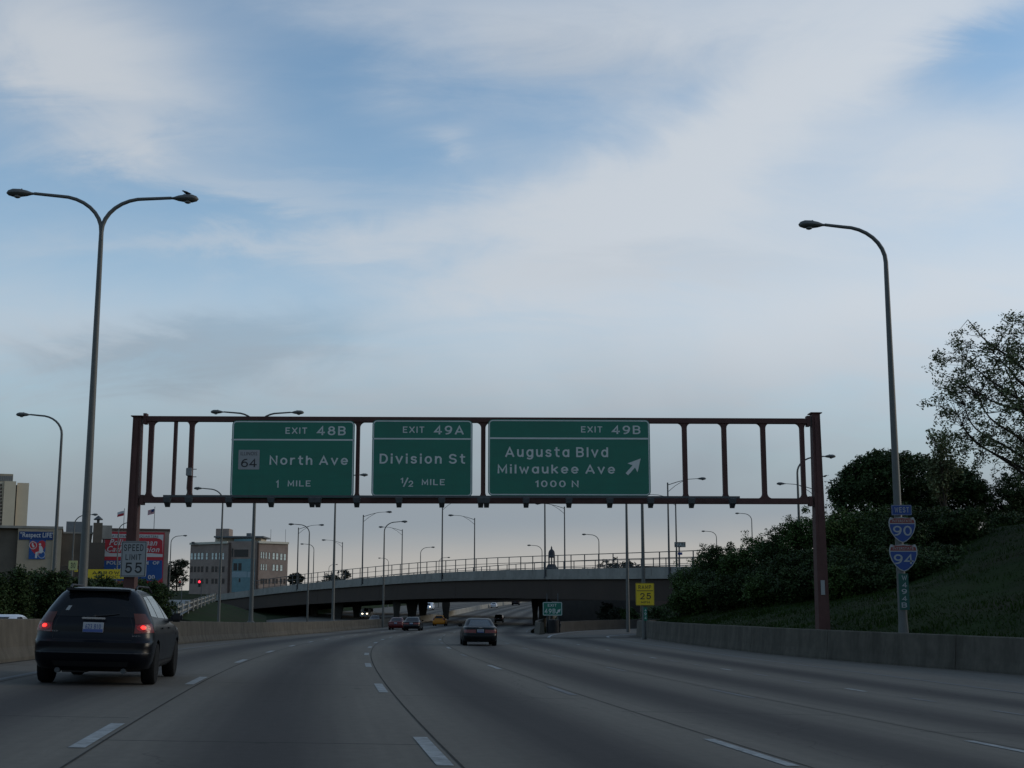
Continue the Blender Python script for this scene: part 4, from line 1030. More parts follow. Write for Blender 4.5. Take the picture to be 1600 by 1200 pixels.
def poly(par, loc, pts, y, mt, nm):
    q = [loc(*p) for p in pts]; c = (sum(a for a, b in q)/len(q), sum(b for a, b in q)/len(q))
    m = MB(); n = len(q); m.add([(a, y, b) for a, b in q]+[(c[0], y, c[1])], [(i, (i+1) % n, n) for i in range(n)]); m.build(nm, mt, par, fix=False)
def disc(cx, cy, r, n=14): return [(cx+r*math.cos(2*math.pi*k/n), cy+r*math.sin(2*math.pi*k/n)) for k in range(n)]
poly(r, loc, [(58, 869), (50, 861), (46, 854), (47, 847), (51, 844.6), (55.5, 846.5), (58.5, 849), (62, 845.5), (67, 844.4), (70.8, 847), (71, 853), (67, 861)], -.004, REDB, 'heart')
ring_m = MB(); ring(ring_m, [loc(*p) for p in disc(51.5, 852, 6.2)], [loc(*p) for p in disc(51.5, 852, 5.2)], -.008); ring_m.build('circle', WHT, r, fix=False)
poly(r, loc, [(50, 848), (52, 848.5), (52, 851), (54, 853), (53.5, 856), (51, 855), (49.5, 851)], -.009, WHT, 'small_figure')
poly(r, loc, disc(62.5, 850.5, 1.9, 10), -.009, WHT, 'figure_head')
poly(r, loc, [(61, 853), (64.5, 852.5), (67, 857), (67.5, 862), (65, 864.5), (58.5, 864.5), (57.5, 872), (54.5, 872), (55.5, 863), (61, 861.5)], -.009, WHT, 'figure_body')
ring_m = MB(); ring(ring_m, [loc(*p) for p in disc(65, 866.5, 5.9)], [loc(*p) for p in disc(65, 866.5, 5.1)], -.007); ring_m.build('arc', WHT, r, fix=False)
# museum wall with the big painted billboard
Yw = 165.0; K = at(157, 900, Yw); MO = Vector((K.x, K.y, 0)); yaw = R(15); MU = Vector((math.cos(yaw), math.sin(yaw), 0))
mu = empty('brick_hall', MO, yaw, 'red brick hall whose whole side wall is a red and blue billboard', 'building')
def muv(px, py): return on_plane(px, py, MO, MU)
w = muv(263, 870)[0]; zt = muv(210, 829)[1]
blk(mu, 'wall', BRICK, 0, w, 0, 18, 0, zt); blk(mu, 'coping', BRICK_D, -.1, w+.1, -.1, 18.1, zt+.01, zt+.25)
for px in (170, 200, 235, 255):
    q = muv(px, 925); blk(mu, 'window', PANE_D, q[0]-.6, q[0]+.6, -.04, .1, q[1]-.6, q[1]+.8)
r, loc, txt, bar, dm = panel_sign('wall_billboard', 'red and blue billboard wall of the national headquarters behind the speed limit sign', 'billboard', MO, MU, 159.5, 257.5, 832, 912, .15, REDB, None, rad=.05)
bar(162, 255.5, 835.5, 869.5, WHT, 'white_field', -.004)
def wave(y): return -.008
poly(r, loc, [(164, 840.5), (244, 840.5), (250, 842), (254, 845), (254, 866), (236, 864.2), (172, 864.2), (166, 861), (164, 857)], -.02, REDB, 'red_field')
txt('NATIONAL HEADQUARTERS', 171, 247.5, 836.6, 840, SIGN_K, 1.1, .0, yy=-.03)
txt('Polish Roman', 170.5, 246, 843, 851.8, WHT, 1.1, .015, .3, yy=-.04); txt('Catholic Union', 167, 249.5, 854, 862, WHT, 1.1, .015, .3, yy=-.04)
poly(r, loc, [(162.5, 875.5), (253.5, 875.5), (253.5, 902.5), (248, 907.5), (162.5, 907.5)], -.004, BLU2, 'blue_field')
txt('POLISH MUSEUM', 166.5, 232, 877, 882, WHT, 1.05, .02, yy=-.03); txt('OF', 238.5, 249, 877, 882, WHT, 1.05, .02, yy=-.03); txt('AMERICA', 176, 214, 888, 895, WHT, 1.05, .02, yy=-.03); txt('00', 231, 242, 898.5, 905, WHT, 1.05, .02, yy=-.03)
r, loc, txt, bar, dm = panel_sign('yellow_banner', 'low yellow banner with black letters behind the wagon', 'banner', at(170, 900, 118)*Vector((1, 1, 0)) if False else Vector((at(170, 900, 118).x, 118, 0)), U0, 133.5, 202, 889.5, 904.5, 0, SIGN_Y, None, rad=.03)
txt('ARROWA', 144, 196, 892, 898, SIGN_K, 1.1, .015); txt('AGENCY', 150, 192, 899, 903.5, SIGN_K, 1.1, .01)
for x in (-1.7, 1.7): MB().box((x, .1, -.8), (.1, .1, 2.2)).build('leg', GALV_D, r)
# two flags on the hall roof
for nm, lab, px, py0, py1, kind in (('flag', 'white and red flag flying over the beige and brick roofs', 193, 796, 826, 'pl'), ('flag', 'striped flag with blue canton over the billboard wall', 240.5, 793, 826, 'us')):
    p0 = at(px, py1, 172); p1 = at(px, py0, 172); H = p1.z-p0.z+2
    fo = empty('flagpole', Vector((p0.x, p0.y, p0.z-2)), 0, lab, 'flag')
    MB().tube([(0, 0, 0), (0, 0, H)], [.05, .03], 6).build('pole', GALV_D, fo)
    MB().lathe([(.02, 0), (.07, .06), (.02, .12)], 8, (0, 0, H)).build('finial', GALV_D, fo)
    L_, hh, nn = .85, .62, 9
    def cloth(z0, z1, x0=0., x1=1., y=0.):
        rows = []
        for z in np.linspace(z0, z1, 4):
            rows.append([(-.05-L_*u, math.sin(u*7+z*1.5)*.09*u+y, H-.15-hh+hh*z-.22*u) for u in np.linspace(x0, x1, nn)])
        return MB().grid(rows)
    if kind == 'pl':
        cloth(.5, 1).build('white_half', WHT, fo, fix=False); cloth(0, .5).build('red_half', REDB, fo, fix=False)
    else:
        for k in range(7): cloth(k/7, k/7+.001+1/7).build('stripe', REDB if k % 2 == 0 else WHT, fo, fix=False)
        cloth(.45, 1, 0, .45, -.012).build('canton', NAVY, fo, fix=False)
# distant tower
Yt = 520.0; tw_ = empty('apartment_tower', at(0, 950, Yt)*Vector((1, 1, 0)), R(20.5), 'tall pale apartment tower at the far left edge', 'building')
TO = tw_.location.copy()
TOWER = mat('tower_concrete', (.54, .46, .335), .9, var=.06, scale=.2)
def tu(px, py): return on_plane(px, py, TO, Vector((math.cos(R(20.5)), math.sin(R(20.5)), 0)))
for nm, x0, x1, yt, dy in (('wall', 4, 22.5, 752, 0), ('wall', 24.5, 43, 754, 2), ('wall', -40, 3.4, 752, 3), ('recess', 22, 25, 756, 5)):
    a, b_ = tu(x0, 800), (tu(x1, 800)[0], tu(x1, yt)[1]); blk(tw_, nm, TOWER if nm == 'wall' else PANE_D, a[0], b_[0], dy, 30, 0, b_[1])
a, b_ = tu(-14, 745), tu(21, 738.5); blk(tw_, 'penthouse', BEIGE, a[0], b_[0], 6, 20, tu(0, 753)[1], b_[1])
for k in range(7):
    q = tu(1+k*3, 741); blk(tw_, 'penthouse_slot', ROOFM, q[0]-.3, q[0]+.2, 5.95, 6.1, q[1]-2.2, q[1]-.1)
for k in range(12):
    for px in (1.6,):
        q = tu(px, 757+k*5.5); blk(tw_, 'window', PANE_D, q[0]-.35, q[0]+.35, 2.9, 3.1, q[1]-.5, q[1]+.5)
# brick office with chamfered glass corner
Yo = 350.0; OC = at(378, 930, Yo); oz = 0.0
of = empty('office_building', Vector((OC.x, OC.y, 0)), 0, 'three-storey brick office with glazed corner left of the overpass', 'building')
OF = of.location.copy()
def fplane(P, U):
    return (lambda px, py: on_plane(px, py, P, U))
cA = at(355, 900, Yo+1.5)-OF; cB = at(402, 900, Yo)-OF
UL = Vector((math.cos(R(148)), math.sin(R(148)), 0)); UR = Vector((math.cos(R(40)), math.sin(R(40)), 0))
def far_end(P, U, px):
    # along U until the line of sight through px
    return on_plane(px, 900, P+OF, U)[0]
cA.z = 0; cB.z = 0
lL = far_end(cA, UL, 296); lR = far_end(cB, UR, 449)
zl = on_plane(355, 846, cA+OF, UL)[1]; zr = zl
pa = cA+UL*lL; pbv = cB+UR*lR
poly_pts = [cA, cB, pbv, pbv+Vector((-4, 24, 0)), pa+Vector((10, 24, 0)), pa]
m = MB(); n = len(poly_pts); m.add([(p.x, p.y, 0) for p in poly_pts]+[(p.x, p.y, zl) for p in poly_pts], [tuple(range(n)), tuple(range(n, 2*n))]+[(i, (i+1) % n, n+(i+1) % n, n+i) for i in range(n)])
m.build('wall', BRICK, of)
def face_boxes(P, U, name, mt, lst, dep=.12, proud=.03):
    nrm = Vector((U.y, -U.x, 0))
    if (P+OF+nrm).length > (P+OF-nrm).length: nrm = -nrm
    yaw = math.atan2(U.y, U.x)
    for (x0, x1, y0, y1) in lst:
        a = on_plane(x0, y1, P+OF, U); b = on_plane(x1, y0, P+OF, U)
        u0, u1 = sorted((a[0], b[0])); c = P+U*((u0+u1)/2)+nrm*(proud-dep/2)
        o = MB().box((0, 0, 0), (u1-u0, dep, b[1]-a[1])).build(name, mt, of, loc=(c.x, c.y, (a[1]+b[1])/2), rot=(0, 0, yaw))
        if name == 'window':
            fr = MB(); w_, h_ = (u1-u0)/2, (b[1]-a[1])/2
            for cx, cz, sx, sz in ((0, h_-.03, 2*w_, .06), (0, -h_+.03, 2*w_, .06), (w_-.025, 0, .05, 2*h_-.12), (-w_+.025, 0, .05, 2*h_-.12), (0, -.1, 2*w_-.1, .05)): fr.box((cx, 0, cz), (sx, dep+.06, sz))
            fr.build('frame', BRICK_D, o)
UC = (cB-cA).normalized()
def cornice(P, U, l, z, h, pr, mt, nm):
    nrm = Vector((U.y, -U.x, 0))
    if (P+OF+nrm).length > (P+OF-nrm).length: nrm = -nrm
    c = P+U*(l/2)+nrm*(pr/2); MB().box((0, 0, 0), (abs(l), pr+.3, h)).build(nm, mt, of, loc=(c.x, c.y, z+h/2), rot=(0, 0, math.atan2(U.y, U.x)))
for P, U, l in ((cA, UL, lL), (cB, UR, lR)): cornice(P, U, l, zl-.55, .56, .3, CREAM, 'cornice')
# upper storey windows, reflected sky put into the pale pane colour
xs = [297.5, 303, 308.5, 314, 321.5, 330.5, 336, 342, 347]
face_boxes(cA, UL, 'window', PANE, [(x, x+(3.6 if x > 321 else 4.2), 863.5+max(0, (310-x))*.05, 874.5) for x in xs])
face_boxes(cA, UL, 'window', PANE_D, [(x, x+3.8, 885, 894) for x in xs])
face_boxes(cA, UL, 'window', PANE_D, [(x, x+3.8, 904, 912) for x in xs])
xr = [407, 410.5, 414.5, 419.5, 425.5, 431, 437.5, 443]
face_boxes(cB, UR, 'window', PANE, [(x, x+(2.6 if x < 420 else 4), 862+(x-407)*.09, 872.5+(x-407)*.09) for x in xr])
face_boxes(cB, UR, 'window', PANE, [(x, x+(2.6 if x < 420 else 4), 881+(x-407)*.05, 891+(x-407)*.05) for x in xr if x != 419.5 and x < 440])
face_boxes(cB, UR, 'window', PANE_D, [(x, x+3, 904, 912) for x in xr])
face_boxes(cA, UC, 'glazing', TEAL, [(362, 399, 873, 925)], .2, .15)
face_boxes(cA, UC, 'glass_panel', PANE_D, [(365, 371, 880, 891.5), (372.5, 378, 880, 891.5), (373.5, 376, 903.5, 909.5)], .2, .2)
face_boxes(cA, UC, 'glass_panel', mat('light_panel', (.20, .27, .30), .3, var=.1), [(362.5, 386, 893, 902), (387, 398.5, 893.5, 902)], .2, .18)
face_boxes(cA, UC, 'upper_glazing', PANE_D, [(362, 364.5, 857, 870), (366, 388, 858.5, 870), (394, 398.5, 857, 870)], .2, .1)
face_boxes(cA, UC, 'brick_pier', BRICK_D, [(355.5, 361, 848, 930), (400, 405, 848, 930)], .5, .3)
face_boxes(cA, UC, 'roof_lantern', TEAL, [(361, 388, 841, 846.5)], 3, -2)
def rbox(nm, mt, x0, x1, y0, y1, dy, dp):
    P = Vector((0, dy, 0)); a = on_plane(x0, y1, P+OF, U0); b = on_plane(x1, y0, P+OF, U0)
    blk(of, nm, mt, a[0], b[0], dy, dy+dp, a[1], b[1])
rbox('roof_canopy', ROOFM, 334, 412, 837.5, 839.8, 2.5, 10); rbox('roof_storey', CREAM, 336, 408, 839.9, 848, 5, 8); rbox('penthouse', BRICK, 337, 358, 826, 838, 6, 5); rbox('roof_unit', ROOFM, 385, 392, 833, 838, 5, 3)
for x in (301, 428): rbox('roof_vent', GALV_D, x-2, x+2, 846.5, 850, 6, 1)
for x in (423, 446): rbox('antenna', GALV_D, x-.15, x+.15, 827, 852, 6, .1)
# traffic signals by the office
for px, lab in ((311.5, 'red traffic light on a pole before the brick office'), (281, 'dim traffic light left of the lit one, before the office')):
    p = at(px, 909, 222); s_ = empty('traffic_light', Vector((p.x, p.y, 1.6)), 0, lab, 'traffic light'); hz = p.z-1.6
    MB().box((0, .15, hz-.30), (.36, .25, 1.05), bev=.03).build('housing', SIGN_K, s_)
    MB().tube([(.3, .3, 0), (.3, .3, hz+.3)], .07, 6).build('pole', GALV_D, s_); MB().tube([(.3, .3, hz+.25), (0, .3, hz+.25)], .04, 6).build('arm', GALV_D, s_)
    LR = mat('signal_red', (.5, .02, .02), .3, var=0, emit=(1, .03, .06), estr=3.0) if px > 300 else mat('signal_dim', (.22, .04, .03), .4, var=0, emit=(1, .1, .05), estr=.06)
    MB().lathe([(.19, 0), (.19, .02), (.1, .06)], 12).build('red_lens', LR, s_, loc=(0, .02, hz), rot=(R(90), 0, 0))
    for k in (1, 2): MB().lathe([(.14, 0), (.14, .02), (.08, .05)], 10).build('lens', PANE_D, s_, loc=(0, .02, hz-.33*k), rot=(R(90), 0, 0))
# church tower far ahead
Yc = 520.0; cp = at(862, 900, Yc); ch = empty('church_tower', Vector((cp.x, cp.y, 6)), 0, 'dark domed church tower seen over the overpass fence', 'church')
SL = mat('church_stone', (.045, .048, .055), .9, var=.12); CH0 = ch.location.copy()
def cz(py): return on_plane(862, py, CH0, U0)[1]
wpx = Yc/F_PX
MB().box((0, 0, cz(890)/2), (16*wpx, 12*wpx, cz(890)), bev=.3).build('base', SL, ch); 
MB().lathe([(12*wpx, cz(899)), (10*wpx, cz(890)), (7*wpx, cz(884)), (5.5*wpx, cz(881.5))], 8).build('roof_skirt', SL, ch)
for sx in (-1, 1):
    for sy in (-1, 1): MB().box((sx*4*wpx, sy*4*wpx, (cz(882)+cz(871))/2), (2*wpx, 2*wpx, cz(871)-cz(882))).build('pillar', SL, ch)
MB().box((0, 0, (cz(882)+cz(871))/2), (2*wpx, 2*wpx, cz(871)-cz(882))).build('pillar', SL, ch)
MB().lathe([(5.3*wpx, cz(871.5)), (5.0*wpx, cz(864)), (4.2*wpx, cz(861)), (2.4*wpx, cz(859)), (1.1*wpx, cz(857.6)), (1.3*wpx, cz(856)), (.5*wpx, cz(854)), (.1*wpx, cz(852.6))], 12).build('dome', SL, ch, smooth=True)
# low long building behind the fence at the right end
a = at(985, 889, 330); b_ = at(1120, 879, 330)
lb = empty('low_shed', Vector((a.x, a.y, 0)), 0, 'low dark long roof behind the right end of the overpass fence', 'building')
blk(lb, 'wall', BRICK_D, 0, b_.x-a.x, 0, 20, 0, a.z+.6); m = MB(); m.add([(-1, -1, a.z+.6), (b_.x-a.x+1, -1, a.z+1.0), (b_.x-a.x+1, 10, b_.z), (4, 10, b_.z-.6)], [(0, 1, 2, 3)]); m.build('roof', ROOFM, lb)

# ------------------------------------------------------------------ trees, bushes
def leaf_mesh(name, centres, per, spread, size, mt, seed, flat=.5, long=1.6):
    """leaf-sized quads gathered in clumps round the given points"""
    g = np.random.default_rng(seed); C = np.repeat(np.asarray(centres, float), per, axis=0); n = len(C)
    off = g.normal(0, 1, (n, 3)); off /= np.maximum(np.linalg.norm(off, axis=1, keepdims=True), 1e-6); off *= (g.uniform(0, 1, (n, 1))**.5)*spread*np.array([1, 1, .75])
    P = C+off
    nrm = g.normal(0, 1, (n, 3)); nrm[:, 2] = np.abs(nrm[:, 2])+flat; nrm /= np.linalg.norm(nrm, axis=1, keepdims=True)
    a = np.cross(nrm, g.normal(0, 1, (n, 3))); a /= np.maximum(np.linalg.norm(a, axis=1, keepdims=True), 1e-6); b = np.cross(nrm, a)
    s = size*g.uniform(.55, 1.25, (n, 1))
    v = np.empty((n, 4, 3)); v[:, 0] = P-a*s*long*.5; v[:, 1] = P+b*s*.42; v[:, 2] = P+a*s*long*.5; v[:, 3] = P-b*s*.42
    me = bpy.data.meshes.new(name); me.vertices.add(4*n); me.vertices.foreach_set('co', v.astype(np.float32).ravel())
    me.loops.add(4*n); me.loops.foreach_set('vertex_index', np.arange(4*n, dtype=np.int32))
    me.polygons.add(n); me.polygons.foreach_set('loop_start', np.arange(0, 4*n, 4, dtype=np.int32)); me.update(calc_edges=True)
    me.materials.append(mt); return me
def in_blobs(blobs, n, seed, shell=.45):
    g = np.random.default_rng(seed); w = np.array([b[3]*b[4]*b[5] for b in blobs])**.67; w /= w.sum(); out = []
    idx = g.choice(len(blobs), n, p=w)
    for i in idx:
        b = blobs[i]; d = g.normal(0, 1, 3); d /= np.linalg.norm(d); r = shell+(1-shell)*g.uniform(0, 1)**.6
        r *= 1+.16*math.sin(d[0]*5+i)*math.cos(d[1]*4+d[2]*5)
        out.append((b[0]+d[0]*b[3]*r, b[1]+d[1]*b[4]*r, b[2]+d[2]*b[5]*r))
    return np.array(out)
LEAF_D = mat('leaf_dark', (.034, .054, .018), .65, var=.3, scale=.5, island=.40)
LEAF_M = mat('leaf_mid', (.050, .082, .022), .65, var=.3, scale=.5, island=.40)
LEAF_Y = mat('leaf_young', (.115, .130, .062), .65, var=.25, scale=.5, island=.40)
LEAF_F = mat('leaf_far', (.030, .036, .024), .7, var=.25, scale=.3, island=.35)
def bush(label, base, blobs, n, per, size, mt, seed, group, name='bush', stems=5, spread=.34, cat='bush'):
    o = empty(name, base, 0, label, cat, group); g = random.Random(seed)
    fol = leaf_mesh('foliage', in_blobs(blobs, n, seed), per, spread, size, mt, seed+1); link('foliage', fol, o)
    m = MB()
    for k in range(stems):
        b = blobs[k % len(blobs)]; tx, ty, tz = b[0]+g.uniform(-.4, .4)*b[3], b[1]+g.uniform(-.4, .4)*b[4], b[2]+.35*b[5]
        m.tube([(g.uniform(-.3, .3), g.uniform(-.2, .2), -.15), (tx*.5+g.uniform(-.2, .2), ty*.5, tz*.5), (tx, ty, tz)], [.06, .045, .015], 5)
    m.build('stems', BARK, o); return o
# bushes on the right bank: (px, top py, Y, half-width px, material, label)
RB = [
 (1088, 882, 108, 34, LEAF_M, 'small leftmost bush at the foot of the bank by the overpass'),
 (1125, 862, 104, 36, LEAF_D, 'rounded bush second from the overpass on the right bank'),
 (1158, 868, 95, 32, LEAF_M, 'low bush in front, third from the overpass'),
 (1187, 848, 100, 36, LEAF_M, 'bush with spiky top below the rightmost curved lamp'),
 (1222, 836, 93, 36, LEAF_D, 'tall bush left of the right gantry column'),
 (1258, 818, 90, 38, LEAF_M, 'tallest bush touching the right gantry column from the left'),
 (1243, 872, 82, 40, LEAF_D, 'darker low bush before the gantry column bushes'),
 (1312, 822, 84, 42, LEAF_M, 'light green bush just right of the gantry column'),
 (1345, 806, 86, 44, LEAF_M, 'bright bush between the gantry column and the shield pole'),
 (1392, 806, 82, 46, LEAF_D, 'bush directly behind the interstate shields'),
 (1440, 800, 86, 50, LEAF_D, 'dark bush right of the interstate shields'),
 (1492, 802, 84, 48, LEAF_D, 'dark bush under the dense dark tree, right part'),
 (1330, 868, 76, 40, LEAF_D, 'low shaded bush at the bank between column and shields'),
 (1540, 850, 82, 44, LEAF_D, 'dark shrub near the right picture edge on the bank'),
 (1178, 900, 90, 34, LEAF_D, 'low dark bush at the grass edge left of the gantry'),
 (1080, 918, 96, 30, LEAF_M, 'low bush at the grass edge nearest the yellow ramp board'),
 (1140, 908, 90, 34, LEAF_D, 'low bush at the grass edge, second from the yellow board'),
 (1200, 905, 84, 36, LEAF_M, 'low front bush midway between ramp board and gantry column'),
 (1252, 898, 78, 36, LEAF_D, 'low front bush touching the gantry column from the left'),
 (1318, 892, 74, 38, LEAF_M, 'low front bush right of the gantry column'),
 (1366, 888, 73, 38, LEAF_D, 'low front bush left of the 94 shield'),
 (1450, 872, 74, 42, LEAF_D, 'low front bush on the slope right of the green strip'),
 (1108, 900, 98, 36, LEAF_D, 'dark low bush before the leftmost bushes by the overpass'),
 (1212, 885, 88, 40, LEAF_D, 'dark bush in the front row left of the gantry column'),
 (1290, 868, 80, 40, LEAF_D, 'dark bush in the front row right behind the gantry column'),
 (1415, 862, 76, 46, LEAF_D, 'dark bush low behind the 94 shield'),
 (1470, 856, 78, 46, LEAF_D, 'dark low bush right of the 94 shield'),
 (1565, 752, 98, 42, LEAF_D, 'tall dark bush below the loose tree behind the bank crest'),
 (1608, 735, 100, 44, LEAF_D, 'tall dark bush cut by the right edge below the loose tree'),
 (1588, 806, 88, 42, LEAF_D, 'dark shrub at the right edge below the loose tree'),
]
for i, (px, pt, Y, hw, mt, lab) in enumerate(RB):
    p = at(px, pt, Y); gz = min(ground_z(p.x, p.y), p.z-1.4); H = (p.z-gz)*1.17; w = hw/F_PX*Y*1.16
    g = random.Random(100+i); blobs = [(0, 0, H*.48, w*.95, w*.9, H*.46)]
    for k in range(6):
        a = g.uniform(0, 6.28); rr = g.uniform(.35, .8); blobs.append((math.cos(a)*w*rr, math.sin(a)*w*rr*.8, H*g.uniform(.35, .80), w*g.uniform(.35, .55), w*.45, H*g.uniform(.15, .24)))
    for k in range(7): blobs.append((g.uniform(-.8, .8)*w, g.uniform(-.4, .4)*w, H*g.uniform(.82, 1.0), .16, .16, H*.10))
    bush(lab, Vector((p.x, p.y, gz-.1)), blobs, 560, 30, .115, mt, 300+i*3, 'bushes on the right bank')
# hedge bushes beyond the opposite lanes at the left
LB = [(-12, 892, 78), (22, 890, 80), (58, 888, 84), (92, 892, 82), (128, 899, 88), (160, 901, 92), (192, 907, 96), (222, 906, 100), (246, 912, 106)]
for i, (px, pt, Y) in enumerate(LB):
    p = at(px, pt, Y); gz = min(ground_z(p.x, p.y)-.3, p.z-1.4); H = p.z-gz; w = 31/F_PX*Y
    g = random.Random(500+i); blobs = [(0, 0, H*.5, w, w, H*.47)]
    for k in range(5): blobs.append((g.uniform(-.8, .8)*w, g.uniform(-.6, .3)*w, H*g.uniform(.4, .85), w*.45, w*.45, H*.2))
    lab = ['leftmost dark hedge bush cut by the picture edge', 'dark hedge bush over the white car roof', 'dark hedge bush below the square emblem', 'dark hedge bush below the beige wing left of the twin lamp', 'dark hedge bush behind the twin lamp foot', 'dark hedge bush below the yellow banner', 'dark hedge bush behind the wagon roof under the speed sign', 'dark bush right of the speed limit sign foot', 'rightmost hedge bush by the approach road'][i]
    bush(lab, Vector((p.x, p.y, gz)), blobs, 560, 32, .12, LEAF_D, 700+i*3, 'hedge bushes on the left')
# branching trees
def grow(m, p, d, L, r, lev, g, tips, maxlev, spread=.55, up=.12):
    n = 3; pts = [p]; dd = d.copy(); q = p.copy()
    for k in range(n):
        dd = (dd+Vector((g.uniform(-1, 1), g.uniform(-1, 1), g.uniform(-.6, 1)))*.13+Vector((0, 0, up*.3))).normalized(); q = q+dd*(L/n); pts.append(q.copy())
    m.tube(pts, [r*(1-.45*k/n) for k in range(n+1)], 6 if lev > 1 else 8, cap=False)
    if lev >= maxlev-1: tips += [pts[2], pts[3]]
    if lev == maxlev: return
    nc = 3 if lev else 5
    for k in range(nc):
        t = .45+.55*(k+g.random()*.6)/nc if lev else .22+.78*(k+.5)/nc
        i = min(n-1, int(t*n)); a = pts[i].lerp(pts[i+1], t*n-i)
        ax = Vector((g.uniform(-1, 1), g.uniform(-1, 1), g.uniform(-.35, .8))).normalized()
        nd = (dd*(1-spread)+ax*spread+Vector((0, 0, up))).normalized()
        grow(m, a, nd, L*g.uniform(.58, .78), r*.52, lev+1, g, tips, maxlev, spread, up)
    grow(m, pts[-1], dd, L*.7, r*.55, lev+1, g, tips, maxlev, spread, up)
def tree(name, label, base, H, trunkL, r, seed, maxlev, per, size, mt, spread, clump, up=.12, keep=1.0, group=None, rad=None):
    o = empty(name, base, 0, label, 'tree', group); g = random.Random(seed); m = MB(); tips = []
    grow(m, Vector((0, 0, -.2)), Vector((g.uniform(-.05, .05), 0, 1)).normalized(), trunkL, r, 0, g, tips, maxlev, spread, up)
    T = np.array([tuple(t) for t in tips]); k = H/T[:, 2].max(); 
    q = k if rad is None else rad/np.percentile(np.hypot(T[:, 0], T[:, 1]), 93)
    m.v = [(x*q, y*q, z*k) for x, y, z in m.v]; T = T*np.array([q, q, k])
    m.build('trunk', BARK, o, fix=False, smooth=True)
    if keep < 1: T = T[np.random.default_rng(seed).uniform(0, 1, len(T)) < keep]
    link('crown', leaf_mesh('crown', T, per, clump, size, mt, seed+9), o); return o
# loose-leaved tree: limbs fan out from a short trunk, twigs run from the limbs to airy leaf clumps
p = at(1608, 488, 80); gz = ground_z(p.x, p.y); H = p.z-gz
lt = empty('loose_tree', Vector((p.x, p.y, gz)), 0, 'tall airy tree with visible branches at the right edge', 'tree')
g = random.Random(21); m = MB(); skel = []
def limb(pts, r0, r1):
    q = smoothpath(pts, 5); n = len(q); m.tube(q, [r0+(r1-r0)*i/(n-1) for i in range(n)], 7, cap=False); skel.extend(q[2:])
limb([(0, 0, -.2), (.1, 0, H*.2), (-.1, .1, H*.45), (.1, 0, H*.70), (0, 0, H*.93)], .26, .03)
for k in range(15):
    a = k*2.4+g.uniform(-.3, .3); t = .16+.56*k/15; e = g.uniform(.25, .75); L = (6.3 if t < .45 else 4.6)*g.uniform(.8, 1.05)
    if k % 2 == 0: a = math.pi+g.uniform(-.8, .8)
    d = Vector((math.cos(a)*math.cos(e), math.sin(a)*math.cos(e), math.sin(e))); b0 = Vector((0, 0, H*t))
    limb([tuple(b0), tuple(b0+d*L*.35+Vector((0, 0, .2))), tuple(b0+d*L*.7+Vector((g.uniform(-.4, .4), g.uniform(-.4, .4), .5))), tuple(b0+d*L+Vector((g.uniform(-.5, .5), 0, 1.0)))], .11, .02)
C = []; rg = np.random.default_rng(5)
while len(C) < 780:
    u = rg.uniform(-1, 1, 3); rr = np.linalg.norm(u)
    if rr > 1 or rr < .25: continue
    q = np.array([u[0]*6.6, u[1]*5.2, H*.60+u[2]*H*.41])
    if mnoise.noise(Vector(q*.55)) < -.06: continue
    C.append(q)
for c in C:
    v = Vector(c); b0 = min(skel, key=lambda s_: (s_-v).length_squared+(2.0 if s_.z > v.z else 0))
    if (b0-v).length < 3.2: m.tube([b0, (b0+v)/2+Vector((g.uniform(-.15, .15), g.uniform(-.15, .15), g.uniform(-.1, .2))), v], [.022, .015, .007], 4, cap=False)
m.build('trunk', BARK, lt, fix=False, smooth=True)
link('crown', leaf_mesh('crown', C, 36, .45, .125, LEAF_Y, 30), lt)
p = at(1470, 668, 92); gz = ground_z(p.x, p.y)
tree('young_tree', 'small thin young tree between the dense tree and the loose tree', Vector((p.x, p.y, gz)), p.z-gz, 4.0, .12, 33, 3, 14, .16, LEAF_Y, .45, .45, .25)
# dense dark tree
p = at(1412, 702, 100); gz = ground_z(p.x, p.y); H = p.z-gz; w = 126/F_PX*100
dt = empty('dense_tree', Vector((p.x, p.y, gz)), 0, 'broad dense dark tree behind the right lamp pole', 'tree')
g = random.Random(9); blobs = [(0, 0, H*.58, w*.82, w*.8, H*.36), (-w*.5, 0, H*.45, w*.48, w*.5, H*.28), (w*.5, 0, H*.48, w*.5, w*.5, H*.30)]
for k in range(26):
    a = g.uniform(0, 6.28); e = g.uniform(-.2, 1.3); blobs.append((math.cos(a)*math.cos(e)*w*.80, math.sin(a)*math.cos(e)*w*.7, H*.55+math.sin(e)*H*.36, w*.20, w*.2, H*.10))
link('crown', leaf_mesh('crown', in_blobs(blobs, 2100, 77, .5), 36, .45, .15, LEAF_D, 78), dt)
m = MB(); m.tube([(0, 0, -.3), (.1, 0, H*.3), (0, .1, H*.6)], [.28, .22, .10], 10)
for k in range(8):
    a = k*.8; m.tube([(0, 0, H*(.2+.03*k)), (math.cos(a)*w*.35, math.sin(a)*w*.35, H*(.42+.02*k)), (math.cos(a)*w*.65, math.sin(a)*w*.6, H*(.5+.03*k))], [.11, .07, .03], 6)
m.build('trunk', BARK, dt)
